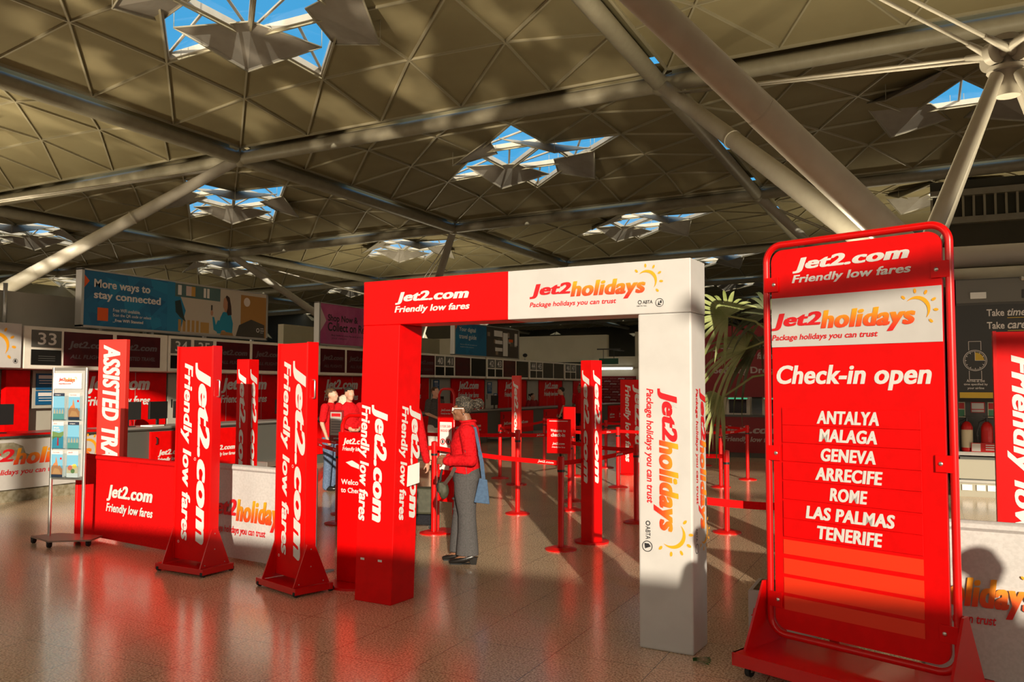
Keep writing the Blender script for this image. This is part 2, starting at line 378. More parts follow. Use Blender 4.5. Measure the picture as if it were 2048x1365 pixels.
def trade_marks(d, u, v, h):
    d.ring(u + h * .5, v + h * .68, h * .3, h * .09, INK); d.text('ABTA', u + h * .95, v + h * .42, h * 1.5, h * .5, INK, .01)
    d.text('ABTA No.', u, v + h * .05, h * 1.6, h * .17, INK, .0)
    c = u + h * 3.5; d.ring(c, v + h * .5, h * .62, h * .07, INK)
    d.poly([(c - .28 * h, v + .15 * h), (c + .3 * h, v + .15 * h), (c - .05 * h, v + .35 * h), (c - .12 * h, v + .8 * h)], INK)
    d.poly([(c + .02 * h, v + .45 * h), (c + .34 * h, v + .42 * h), (c + .3 * h, v + .85 * h), (c + .1 * h, v + .78 * h)], INK)
FX = ((1, 0, 0), (0, 0, 1))          # a face looking to -Y
SX = ((0, 1, 0), (0, 0, 1))          # a face looking to +X
DOWN = ((0, 0, -1), (1, 0, 0))       # -Y face, text running downwards
SDOWN = ((0, 0, -1), (0, 1, 0))      # +X face, text running downwards

# ------------------------------------------------------------------ setting: floor and walls
b = MB(); b.box(-75, 90, -16, 135, -.2, 0); tag(b.build('floor', FLOOR), kind='structure')
# unseen front behind viewpoint: solid base and head shaped to block sun, open band
b = MB(); b.box(-75, 60, -6.2, -6, 0, 3.58); b.box(-75, 60, -6.2, -6, 6.5, 13)
for k, xx in enumerate((-60, -44, -28, -14, -3.0, 9.5, 22, 40)): b.box(xx, xx + .16, -6.2, -6, 3.58, 6.5)
b.box(5.9, 14, -6.2, -6, 5.32, 5.43)  # bar added to cast the soft shadow band on the departures sign
tag(b.build('wall_front', DARKW), kind='structure')
b = MB(); b.box(-75, 60, 134, 134.3, 0, 16); tag(b.build('wall_back', DARKW), kind='structure')
b = MB(); b.box(-75.3, -75, -16, 134, 0, 16); tag(b.build('wall_far_left', DARKW), kind='structure')
b = MB(); b.box(30, 30.2, -6, 134, 8.5, 16); b.box(30, 30.2, 40, 134, 0, 16)  # unseen wall, near half opened to let sky light fill the hall
for yy in range(-6, 40, 6): b.box(30, 30.2, yy, yy + .2, 0, 8.5)
tag(b.build('wall_right', DARKW), kind='structure')
# partition behind the check-in desks
b = MB(); b.box(-14.05, -13.83, -5.9, 38.1, 0, 2.55); tag(b.build('wall_left', GREYP), kind='structure')
b = MB(); b.box(-16.2, -16, 18.5, 27, 0, 3.42); tag(b.build('wall_behind_desks', TANW), kind='structure')
b = MB(); b.box(-26, -13.6, 38.6, 38.9, 2.9, 4.2); b.box(-15.2, -7.5, 38.2, 38.6, 0, 2.62); b.box(-12.2, -7.5, 38.61, 39, 2.6, 4.3); b.box(-14.9, -12.2, 38.4, 38.8, 2.62, 2.7)
tag(b.build('wall_end', TANW), kind='structure')
b = MB(); b.box(-14.1, -7.4, 38.05, 38.2, 2.62, 3.12); tag(b.build('trim_1', TANW), kind='structure')
# pale screen panels above the desk line on the left
b = MB()
for y0 in (3.6, 6.4, 9.2): b.box(-14.05, -13.97, y0, y0 + 2.74, 2.6, 3.30)
tag(b.build('trim_2', GREYP), kind='structure')
b = MB()
for y0 in (3.55, 6.33, 9.13, 10.7, 12.0): b.cyl((-13.9, y0, 2.55), (-13.9, y0, 3.42), .035, n=8)
tag(b.build('trim_3', ALU), kind='structure')

# ------------------------------------------------------------------ roof
G0 = (-25.5, 26.6); PIT = 18.0
def roofz(x, y): return 11.554 + .0203 * x + .0052 * y
def node(i, j): x_ = G0[0] + PIT * j; y_ = G0[1] + PIT * i; return Vector((x_, y_, roofz(x_, y_)))
I0, I1, J0, J1 = -1, 6, -3, 4
def shell(i, j, u, v):
    x_ = G0[0] + PIT * j + .3 + (PIT - .6) * u; y_ = G0[1] + PIT * i + .3 + (PIT - .6) * v
    return Vector((x_, y_, roofz(x_, y_) + .40 + .65 * sqrt(max(0, 16 * u * (1 - u) * v * (1 - v)))))
def cellgrid(j):
    """rib nodes of one shell: square lattice for the left bays, staggered rows for the right bays"""
    rows = []
    for k in range(6):
        v = k / 5
        if j < 1 or k % 2 == 1: rows.append([(q / 5, v) for q in range(6)])
        else: rows.append([(0, v)] + [(.1 + q / 5, v) for q in range(5)] + [(1, v)])
    return rows
pan = MB(); rib = MB(); gl = MB(); curb = MB()
def ribseg(a, b_, t=.06, dz=.075):
    d = (b_ - a); h_ = Vector((-d.y, d.x, 0))
    if h_.length < 1e-6: return
    h_ = h_.normalized() * t / 2; z_ = Vector((0, 0, dz))
    rib.hexa([a - h_ - z_, b_ - h_ - z_, b_ + h_ - z_, a + h_ - z_, a - h_ + z_ * .2, b_ - h_ + z_ * .2, b_ + h_ + z_ * .2, a + h_ + z_ * .2])
HOLES = {(2, 2, 0), (2, 2, 1), (1, 2, 1), (2, 1, 1), (3, 2, 0), (2, 3, 0)}
for i in range(I0 - 1, I1):
    for j in range(J0, J1):
        rows = cellgrid(j); S = lambda p: shell(i, j, *p)
        tris = []
        for k in range(5):
            a, c = rows[k], rows[k + 1]
            if len(a) == len(c):
                for q in range(5):
                    # diagonal from (q+1,k) to (q,k+1)
                    tris.append((a[q], a[q + 1], c[q], (q, k, 0))); tris.append((a[q + 1], c[q + 1], c[q], (q, k, 1)))
            else:
                A, C = (a, c) if len(a) > len(c) else (c, a)   # A staggered (7), C plain (6)
                for q in range(6): tris.append((A[q], A[q + 1], C[q], None))
                for q in range(5): tris.append((C[q], C[q + 1], A[q + 1], (q, k, 0) if (q, k) in ((2, 2), (1, 2), (3, 2), (2, 1)) else None))
        edges = {}
        for p0, p1, p2, key in tris:
            for e0, e1 in ((p0, p1), (p1, p2), (p2, p0)): edges[tuple(sorted((e0, e1)))] = 1
            if key in HOLES:
                P = [S(p) for p in (p0, p1, p2)]; up = Vector((0, 0, .2)); c0 = sum(P, Vector()) / 3
                Q = [c0 + (p - c0) * .9 for p in P]
                gl.add([q + up for q in Q], [(0, 1, 2)])
                for t in range(3):
                    a_, b__ = Q[t], Q[(t + 1) % 3]; curb.add([a_, b__, b__ + up, a_ + up], [(0, 1, 2, 3)])
                    o_a, o_b = P[t], P[(t + 1) % 3]; curb.add([o_a, o_b, b__, a_], [(0, 1, 2, 3)])
                m0 = (Q[0] + Q[1]) / 2 + up; curb.cyl(m0, Q[2] + up, .05, n=6)
            else: pan.add([S(p0), S(p1), S(p2)], [(0, 1, 2)])
        far = max(abs(i), abs(j)) > 4
        for (e0, e1) in edges:
            border = (e0[0] == e1[0] and e0[0] in (0, 1)) or (e0[1] == e1[1] and e0[1] in (0, 1))
            ribseg(S(e0), S(e1), .085 if border else .06)
        # upstand between shell edge and beam, open slot at mid span
        for ax in range(4):
            for t0, t1, full in ((0, .42, 1), (.42, .66, 0), (.66, 1, 1)):
                if ax == 0: p, q = S((t0, 0)), S((t1, 0)); off = Vector((0, -.32, 0))
                elif ax == 1: p, q = S((t0, 1)), S((t1, 1)); off = Vector((0, .32, 0))
                elif ax == 2: p, q = S((0, t0)), S((0, t1)); off = Vector((-.32, 0, 0))
                else: p, q = S((1, t0)), S((1, t1)); off = Vector((.32, 0, 0))
                up = Vector((0, 0, .45))
                pan.add([p, q, q + up, p + up], [(0, 1, 2, 3)])
                (pan if full else gl).add([p + up, q + up, q + up + off, p + up + off], [(0, 1, 2, 3)])
tag(pan.build('ceiling', SHELL, recalc=False), kind='structure')
tag(rib.build('trim_4', RIB), kind='structure')
tag(gl.build('window_1', GLASS, recalc=False), kind='structure')
tag(curb.build('trim_5', STEELL, recalc=False), kind='structure')
bm_ = MB()
for i in range(I0 - 1, I1 + 1): bm_.tube([node(i, j) for j in range(J0, J1 + 1)], .27, 14)
for j in range(J0, J1 + 1): bm_.tube([node(i, j) for i in range(I0 - 1, I1 + 1)], .27, 14)
for i in range(I0 - 1, I1 + 1):
    for j in range(J0, J1 + 1):
        n_ = node(i, j); bm_.ell(n_, (.36, .36, .36))
        for (du, dv) in ((.3, .3), (-.3, .3), (.3, -.3), (-.3, -.3)): bm_.cyl(n_ + Vector((0, 0, .2)), n_ + Vector((du, dv, .42)), .05, n=6)
tag(bm_.build('trim_6', STEEL), kind='structure')
# hung reflector sheets under the rooflights
proto = None
for i in range(-1, 4):
    for j in range(-2, 3):
        c = G0[0] + PIT * (j + .5), G0[1] + PIT * (i + .5)
        zc = roofz(*c) + 1.35
        for q in range(4):
            lab = 'grey kite-shaped reflector sheet hung under a rooflight in the vaulted roof'
            if proto is None:
                proto = thing('light_reflector', lab, 'reflector', (0, 0, 0), 0, 'reflector sheets under the rooflights')
                m_ = MB(); P = [Vector((1.0, 1.0, -.30)), Vector((3.3, .25, -.35)), Vector((2.5, 2.5, -1.05)), Vector((.25, 3.3, -.35))]
                up = Vector((0, 0, .03)); m_.hexa(P + [p + up for p in P]); m_.build('sheet', BAFF, proto)
                r_ = MB()
                for p in (P[1], P[2], P[3]): r_.cyl(p, p + Vector((0, 0, 1.0)), .012, n=5)
                for t in range(4): r_.cyl(P[t], P[(t + 1) % 4], .03, n=6)
                r_.build('hanger', STEEL, proto); o = proto
            else: o = dup(proto, (0, 0, 0), 0, lab)
            o.location = (c[0], c[1], zc); o.rotation_euler = (0, 0, q * pi / 2)

# ------------------------------------------------------------------ steel tree columns
def steel_tree(cx, cy, i, j, label):
    t = thing('steel_tree_column', label, 'column', (cx, cy, 0)); O = Vector((cx, cy, 0))
    zt = 3.85
    for sx in (-1, 1):
        for sy in (-1, 1):
            m = MB(); m.cyl((1.5 * sx, 1.5 * sy, 0), (1.5 * sx, 1.5 * sy, zt + .25), .23, n=18); m.build('post', STEELL, t)
            q = node(i + (1 if sy > 0 else 0), j + (1 if sx > 0 else 0)) - O
            m = MB(); a = Vector((1.5 * sx, 1.5 * sy, zt)); d = (q - a)
            m.cyl(a, a + d * .30, .27, .27, n=20); m.cyl(a + d * .30, a + d * .985, .265, .22, n=20)
            for f in (.30, .62): m.cyl(a + d * (f - .002), a + d * (f + .002), .268, n=20)
            m.build('branch', STEELL, t)
            m = MB(); m.cyl(a, (.18 * sx, .18 * sy, 7.35), .15, .12, n=16); m.build('strut', STEELL, t)
            m = MB()
            k0 = Vector((0, 0, 7.75)); k1 = a + d * .93; n_ = Vector((-d.y, d.x, 0)).normalized() * .09
            m.cyl(k0 + n_ * 2, k1 + n_, .035, n=8); m.cyl(k0 - n_ * 2, k1 - n_, .035, n=8)
            for s in (1, -1):
                c0 = k0 + n_ * 2 * s; c1 = c0 + (k1 - k0).normalized() * .75; m.cyl(c0, c1, .10, .05, n=8)
            m.build('cable', STEELL, t)
    m = MB()
    for a, c in (((-1.5, -1.5), (1.5, -1.5)), ((1.5, -1.5), (1.5, 1.5)), ((1.5, 1.5), (-1.5, 1.5)), ((-1.5, 1.5), (-1.5, -1.5))):
        m.cyl((*a, zt + .05), (*c, zt + .05), .18, n=18)
    m.build('ring_beam', STEELL, t)
    m = MB(); m.cyl((0, 0, 7.0), (0, 0, 7.45), .20, .24, n=18); m.cyl((0, 0, 7.45), (0, 0, 7.52), .34, n=20); m.cyl((0, 0, 7.52), (0, 0, 8.0), .14, n=14); m.cyl((0, 0, 8.0), (0, 0, 8.12), .20, n=14)
    for k in range(4):
        an = pi / 4 + k * pi / 2; c = Vector((.33 * cos(an), .33 * sin(an), 7.75)); e1 = Vector((-sin(an), cos(an), 0)) * .07
        m.cyl(c - e1, c + e1, .20, n=18)
    m.build('tie_node', STEELL, t)
    return t
steel_tree(1.5, 17.6, -1, 1, 'steel tree column with a cable node behind the tall departures sign')
steel_tree(-34.5, 17.6, -1, -1, 'steel tree column whose long branch rises behind the desks at far left')
steel_tree(-34.5, 53.6, 1, -1, 'distant steel tree column with thin branches above the red archway')
steel_tree(1.5, 53.6, 1, 1, 'distant steel tree column standing behind the palm')

# ------------------------------------------------------------------ archway
arch = thing('welcome_archway', 'tall box archway, left half red and right half white, over the queue entrance', 'archway', (-4.0475, 5.6293, 0), -.0755)
AW, AD, AH, AB, AC, LX = 2.717, .2966, 2.5378, .3535, .3663, -.0601
zb = AH - AB
m = MB(); m.hexa([(LX, 0, 0), (LX + AC, 0, 0), (LX + AC, AD, 0), (LX, AD, 0), (0, 0, zb), (AC, 0, zb), (AC, AD, zb), (0, AD, zb)]); col = m.build('column', RED, arch, .006); tag(col, 'red left column of the archway')
d = Decal((LX, 0, 0), (1, 0, 0), (-LX / zb * 1.0, 0, 1)); d.U = Vector(DOWN[0]); d.V = Vector(DOWN[1]); d.N = Vector((0, -1, 0))
d.O = Vector((LX * .5, -.003, 0))
d.O.z = 1.55; d.U = Vector((LX / zb * 1.0, 0, -1)).normalized()
d.text('Jet2.com', 0, .128, .92, .165, LET, .052, .22); d.text('Friendly low fares', 0, .0, .92, .118, LET, .038, .22); plane_icon(d, .125, .275, .045, RED); d.build('lettering', arch)
d = Decal((LX, 0, 0), *FX); d.rect(.06, .325, .10, .342, LET); d.rect(.235, .325, .275, .342, LET); d.build('label_sticker', arch)
d = Decal((AC + LX * (1 - 1.545 / zb), .045, 1.545), (LX / zb, 0, -1), (0, 1, 0), lift=.003); d.text('Jet2.com', 0, .11, .90, .155, LET, .052, .22); d.text('Friendly low fares', 0, -.01, .90, .11, LET, .038, .22); d.build('lettering', arch)
m = MB(); m.box(AW - AC, AW, 0, AD, 0, zb); col = m.build('column', WHITE, arch, .012); tag(col, 'white right column of the archway')
d = Decal((AW - AC, 0, 1.69), *DOWN); d.text('Jet2', 0, .135, .345, .135, LETRED, .052, .2); d.text('holidays', .335, .105, .59, .17, GRAD, .052, .2, grad=True)
d.text('Package holidays you can trust', 0, .045, .75, .062, LETRED, .02, .2); sun_mark(d, .945, .235, .085, SUNY); plane_icon(d, .115, .25, .045, WHITE)
d.text('ABTA', .90, .05, .085, .032, INK, .01); d.ring(.88, .066, .016, .006, INK); d.ring(1.03, .06, .036, .005, INK); d.poly([(1.01, .04), (1.045, .045), (1.03, .085), (1.012, .07)], INK); d.build('lettering', arch)
d = Decal((AW, 0.03, 1.69), *SDOWN); d.text('Jet2', 0, .12, .345, .125, LETRED, .052, .2); d.text('holidays', .335, .09, .59, .16, GRAD, .052, .2, grad=True)
d.text('Package holidays you can trust', 0, .035, .75, .058, LETRED, .02, .2); sun_mark(d, .945, .20, .075, SUNY); d.text('ABTA', .90, .03, .085, .03, INK, .01); d.ring(1.03, .045, .032, .005, INK); d.build('lettering', arch)
m = MB(); m.box(0, 1.35, -.002, AD + .002, zb, AH); m.box(1.35, AW, -.002, AD + .002, zb, AH, 1); m.build('beam', [RED, WHITE], arch, .006)
d = Decal((0, -.002, 0), *FX); logo_com(d, .315, 2.262, .705, LET, RED, .175); d.build('lettering', arch)
d = Decal((0, -.002, 0), *FX); logo_hol(d, 1.53, 2.325, .88, h=.105, bg_=WHITE); trade_marks(d, 2.345, 2.232, .046); d.build('lettering', arch)

# ------------------------------------------------------------------ wheeled red banner stands
def banner_stand(label, loc, rz, plate=True):
    t = thing('banner_stand', label, 'sign', loc, rz, 'wheeled red banner stands')
    m = MB(); m.box(.09, .56, .13, .21, .10, 2.06); p = m.build('panel', RED, t, .004)
    m = MB(); m.box(.085, .105, .12, .22, .10, 2.065); m.box(.545, .565, .12, .22, .10, 2.065); m.build('edge_trim', REDM, p)
    for x0 in (.075, .565):
        m = MB(); m.prism([(.01, .07), (.35, .07), (.205, .40), (.135, .40)], 'x', x0, x0 + .012); br = m.build('bracket', REDM, t)
        m = MB()
        for (yy, zz) in ((.17, .36), (.17, .22), (.06, .09), (.29, .09)):
            xo = x0 + .012 if x0 > .3 else x0
            m.ell((xo, yy, zz), (.006, .006, .006), 8, 6)
        m.build('bolt', CHROME, br)
    m = MB(); m.box(0, .62, 0, .035, .018, .07); m.box(0, .62, .325, .36, .018, .07); m.box(0, .035, 0, .36, .018, .07); m.box(.585, .62, 0, .36, .018, .07); m.box(.03, .59, .03, .33, .05, .066); m.build('base', REDM, t, .003)
    for (xx, yy) in ((.03, .02), (.6, .02), (.03, .345), (.6, .345)):
        m = MB(); m.cyl((xx - .012, yy, .026), (xx + .016, yy, .026), .026, n=16); m.build('wheel', RUBBER, t)
    m = MB(); m.tube([(.562, .17, 1.60), (.59, .17, 1.60), (.595, .17, 1.61), (.595, .17, 1.74), (.59, .17, 1.75), (.562, .17, 1.75)], .006, 6); m.build('latch_handle', CHROME, t)
    if plate: bx('weight_plate', mat('pink_plate', (.36, .07, .06), .5), t, .30, .50, .215, .222, .075, .15)
    d = Decal((.09, .13, 1.91), *DOWN); d.text('Jet2.com', 0, .235, 1.655, .205, LET, .052, .22); d.text('Friendly low fares', .0, .06, 1.635, .145, LET, .038, .22); plane_icon(d, .235, .405, .062, RED)
    d.ring(.885, .255, .014, .004, LET, 12); d.ring(1.65, .06, .012, .004, LET, 12); d.build('lettering', t)
    return t
s1 = banner_stand('left red wheeled stand with vertical white airline lettering, in front of the red fabric barrier', (-6.39, 5.70, 0), radians(-2.8))
s2 = dup(s1, (-5.15, 5.66, 0), radians(-18.4), 'right red wheeled stand with vertical white airline lettering, just left of the archway')

# ------------------------------------------------------------------ destinations sign
sg = thing('departures_sign', 'tall red framed check-in open sign listing seven destinations, on a wheeled base', 'sign', (-.87, 5.4, 0), atan2(-.4, 1.0))
def rrect(x0, x1, z0, z1, r, y, n=8):
    P = []
    for cx, cz, a0 in ((x1 - r, z1 - r, 0), (x0 + r, z1 - r, pi / 2), (x0 + r, z0 + r, pi), (x1 - r, z0 + r, 3 * pi / 2)):
        for k in range(n + 1): P.append((cx + r * cos(a0 + pi / 2 * k / n), y, cz + r * sin(a0 + pi / 2 * k / n)))
    return P
m = MB(); m.tube(rrect(-.005, 1.075, .215, 2.575, .10, .03), .021, 12, closed=True); m.build('frame', REDM, sg)
m = MB(); m.prism([(p[0], p[2]) for p in rrect(.034, 1.037, .25, 2.54, .075, 0)], 'y', .02, .045); pnl = m.build('panel', RED, sg)
bx('white_band', WHITE, sg, .034, 1.037, .0155, .0195, 1.945, 2.245)
d = Decal((0, .02, 0), *FX); logo_com(d, .172, 2.315, .71, LET, RED, .165); d.build('lettering', sg)
d = Decal((0, .0155, 0), *FX); logo_hol(d, .037, 2.045, .865, h=.105, bg_=WHITE); d.build('lettering', sg)
d = Decal((0, .02, 0), *FX); d.text('Check-in open', .062, 1.685, .915, .148, LET, .036, .2); d.build('lettering', sg)
names = ['ANTALYA', 'MALAGA', 'GENEVA', 'ARRECIFE', 'ROME', 'LAS PALMAS', 'TENERIFE']
zs = [1.525, 1.420, 1.308, 1.196, 1.082, .966, .856]; wd = [.37, .345, .325, .40, .225, .525, .385]
for nm, zc, wt in zip(names, zs, wd):
    st = bx('destination_strip', RED, sg, .098, .915, .012, .0195, zc - .052, zc + .052, .0015)
    d = Decal((0, .012, 0), *FX); d.text(nm, .507 - wt / 2, zc - .038, wt, .076, LET, .052, .14); d.build('lettering', st)
for z0, z1 in ((.70, .785), (.582, .674), (.469, .561), (.369, .449)):
    bx('blank_strip', ORANGE, sg, .094, .912, .0165, .0195, z0, z1)
for xx in (.034, 1.037):
    for zz in (2.33, 1.30, .42):
        s = 1 if xx < .5 else -1
        m = MB(); m.box(min(xx - .045 * s, xx + .05 * s), max(xx - .045 * s, xx + .05 * s), .008, .0195, zz - .045, zz + .045); c = m.build('clip', RED, sg, .002)
        m = MB(); m.ell((xx + .022 * s, .007, zz), (.012, .006, .012), 10, 6); m.build('bolt', CHROME, c)
for x0 in (-.045, 1.10):
    m = MB(); m.prism([(-.22, .13), (.28, .13), (.06, .52), (0, .52)], 'x', x0, x0 + .014); m.build('bracket', REDM, sg)
m = MB(); m.box(-.075, 1.14, -.29, .33, .125, .14); m.box(-.075, 1.14, -.29, -.275, .065, .14); m.box(-.075, 1.14, .315, .33, .065, .14); m.box(-.075, -.06, -.29, .33, .065, .14); m.box(1.125, 1.14, -.29, .33, .065, .14); m.build('base', REDM, sg, .002)
for (xx, yy) in ((.0, -.22), (1.06, -.22), (.0, .25), (1.06, .25)):
    m = MB(); m.cyl((xx - .014, yy, .036), (xx + .014, yy, .036), .035, n=16); wl = m.build('castor_wheel', RUBBER, sg)
    m = MB(); m.box(xx - .022, xx - .017, yy - .015, yy + .02, .03, .125); m.box(xx + .017, xx + .022, yy - .015, yy + .02, .03, .125); m.box(xx - .025, xx + .025, yy - .025, yy + .025, .115, .125); m.build('castor_fork', CHROME, wl)

# ------------------------------------------------------------------ fabric barriers
def barrier(label, a, c, m_, logo=None):
    a = Vector(a); c = Vector(c); L = (c - a).length
    t = thing('fabric_barrier', label, 'barrier', (a.x, a.y, 0), atan2(c.y - a.y, c.x - a.x))
    m = MB(); n = 28; prof = [(.025 * sin(pi * k / 8) * (1 if k < 8 else 0), .93 - .045 * k / 8) for k in range(9)]
    fr = []; 
    for q in range(n + 1):
        x_ = L * q / n; wv = .004 * sin(7 * x_) + .003 * sin(17 * x_)
        col_ = [(x_, -.02 - .004, .03), (x_, -.012 + wv, .20), (x_, -.01 + wv, .5), (x_, -.012 + wv, .75), (x_, -.014, .87), (x_, -.035, .89), (x_, -.035, .915), (x_, -.01, .93)]
        fr += col_ + [(p[0], p[1] * -1, p[2]) for p in col_[::-1]]
    N_ = 16
    fs_ = [(q * N_ + k, (q + 1) * N_ + k, (q + 1) * N_ + (k + 1) % N_, q * N_ + (k + 1) % N_) for q in range(n) for k in range(N_)]
    fs_ += [list(range(N_)), list(range(n * N_, (n + 1) * N_))[::-1]]
    m.add(fr, fs_, 0, True); m.build('banner', m_, t)
    for xx in (0.0, L):
        m = MB(); m.cyl((xx, .0, .012), (xx, .0, .95), .022, n=12); p = m.build('post', REDM if m_ is REDF else ALU, t)
        m = MB(); m.box(xx - .03, xx + .03, -.22, .22, 0, .014); m.build('foot', REDM if m_ is REDF else ALU, p, .003)
    if logo: d = Decal((0, -.016, 0), *FX, lift=.006); logo(d); d.build('lettering', t)
    return t
barrier('red fabric queue barrier with white airline logo, behind the brochure stand', (-8.69, 6.63), (-6.62, 6.30), REDF, lambda d: logo_com(d, .64, .30, .88, LET, REDF, .32))
barrier('white fabric queue barrier between the two red wheeled stands', (-6.42, 6.42), (-4.98, 6.22), WHITEF, lambda d: logo_hol(d, -.02, .385, 1.10, h=.21, sun=False))
barrier('white fabric queue barrier at the right edge behind the departures sign', (-.02, 5.68), (1.9, 5.60), WHITEF, lambda d: logo_hol(d, -.26, .435, .83, h=.165))

# ------------------------------------------------------------------ square and flat red totems
def square_totem(label, loc, rz, h, wd=.165):
    t = thing('square_totem', label, 'sign', loc, rz, 'square red lettered totems in the queue')
    m = MB(); m.box(-wd / 2, wd / 2, -wd / 2, wd / 2, .015, h); m.build('column', RED, t, .004)
    m = MB(); m.cyl((0, 0, 0), (0, 0, .02), .19, n=28); m.build('base', REDM, t)
    L = h * .62
    d = Decal((-wd / 2, -wd / 2, h - .11), *DOWN); d.text('Jet2.com', 0, wd * .14, L, wd * .68, LET, .052, .22); d.build('lettering', t)
    d = Decal((wd / 2, -wd / 2, h - .11), *SDOWN); d.text('Jet2.com', 0, wd * .14, L, wd * .68, LET, .052, .22); d.build('lettering', t)
    return t
q1 = square_totem('square red lettered totem seen through the archway, right of the welcome sign', (-3.3, 8.85, 0), radians(-24.4), 1.99)
dup(q1, (-6.72, 7.2, 0), radians(2), 'square red lettered totem standing behind the white barrier, between the wheeled stands')
dup(q1, (-2.35, 17.5, 0), radians(-30), 'square red lettered totem far back, below the palm leaves')
def flat_totem(label, loc, rz, h, wd, text, tagline=None, thick=.07, m_=None, L=None, cat='sign', name='flat_totem', top=.1):
    t = thing(name, label, cat, loc, rz)
    m = MB(); m.box(0, wd, -thick / 2, thick / 2, .02, h); m.build('panel', m_ or RED, t, .004)
    m = MB(); m.cyl((wd / 2, 0, 0), (wd / 2, 0, .02), max(.18, wd * .55), n=28); m.build('base', REDM, t)
    d = Decal((0, -thick / 2, h - top), *DOWN); L = L or h * .62
    if tagline: d.text(text, 0, wd * .50, L, wd * .40, LET, .052, .22); d.text(tagline, 0, wd * .14, L, wd * .28, LET, .038, .22)
    else: d.text(text, 0, wd * .18, L, wd * .62, LET, .052, .22)
    d.build('lettering', t)
    return t
PALER = mat('pale_red_panel', (.75, .035, .025), .4)
flat_totem('slim pale red totem with airline lettering, beside the foremost queue post', (-6.46, 13.4, 0), 0, 1.89, .16, 'Jet2.com', L=1.0, m_=PALER)
flat_totem('red totem reading assisted travel, behind the red barrier', (-10.1, 8.0, 0), radians(8), 2.32, .46, 'ASSISTED TRAVEL', L=1.92, m_=PALER, top=.07)
flat_totem('dark red two-line lettered banner just left of the white archway column', (-5.35, 16.0, 0), 0, 1.84, .50, 'Jet2.com', 'Friendly low fares', L=1.5)
dup(s1, (.325, 6.14, 0), 0, 'red wheeled stand with vertical lettering at the right edge, behind the white barrier')

# ------------------------------------------------------------------ welcome boards in the queue
t = thing('welcome_board', 'red round-topped welcome to check-in board behind the left archway column', 'sign', (-4.60, 6.08, 0), radians(-4))
m = MB(); m.box(0, .40, -.03, .03, .02, 1.30); m.build('panel', RED, t, .005)
m = MB(); m.tube([(.02, 0, 1.29), (.02, 0, 1.36), (.05, 0, 1.42), (.10, 0, 1.445), (.30, 0, 1.445), (.35, 0, 1.42), (.38, 0, 1.36), (.38, 0, 1.29)], .018, 10); m.build('handle', REDM, t)
m = MB(); m.cyl((.2, 0, 0), (.2, 0, .02), .24, n=28); m.build('base', REDM, t)
d = Decal((0, -.03, 0), *FX); logo_com(d, .05, 1.13, .30, LET, RED, .12); d.poly([(.09, 1.04), (.16, 1.06), (.30, 1.0), (.31, .97), (.15, 1.01)], LET); d.text('Welcome', .04, .85, .28, .045, LET, .03); d.text('to Check-in', .04, .78, .30, .045, LET, .03); d.build('lettering', t)
t = thing('bag_rules_sign', 'slim red sign with a white bag rules panel, left of the woman', 'sign', (-5.17, 8.72, 0), radians(-6))
m = MB(); m.tube([(.0, 0, .02), (.0, 0, 1.60), (.03, 0, 1.655), (.07, 0, 1.67), (.15, 0, 1.67), (.19, 0, 1.655), (.22, 0, 1.60), (.22, 0, .02)], .015, 10); m.build('frame', REDM, t)
bx('panel', RED, t, .01, .21, -.01, .01, .35, 1.50); bx('notice', PAPER, t, .025, .195, -.014, -.0105, .72, 1.28)
m = MB(); m.box(-.05, .27, -.15, .15, 0, .02); m.build('base', REDM, t, .004)
d = Decal((0, -.014, 0), *FX); d.text('Jet2.com', .04, 1.40, .14, .035, LET, .03, .2); d.text('Friendly low fares', .04, 1.365, .14, .025, LET, .02, .2)
d.text('IS YOUR CABIN', .035, 1.215, .15, .03, LETRED, .03); d.text('BAGGAGE OK?', .04, 1.165, .14, .03, LETRED, .03)
for q in (.07, .15): d.ring(q, 1.05, .036, .011, LETRED, 24, 0, 2 * pi); d.rect(q - .010, 1.03, q + .010, 1.07, INK)
for k in range(5): d.rect(.04, .92 - k * .035, .18, .935 - k * .035, GREYLET)
d.build('lettering', t)

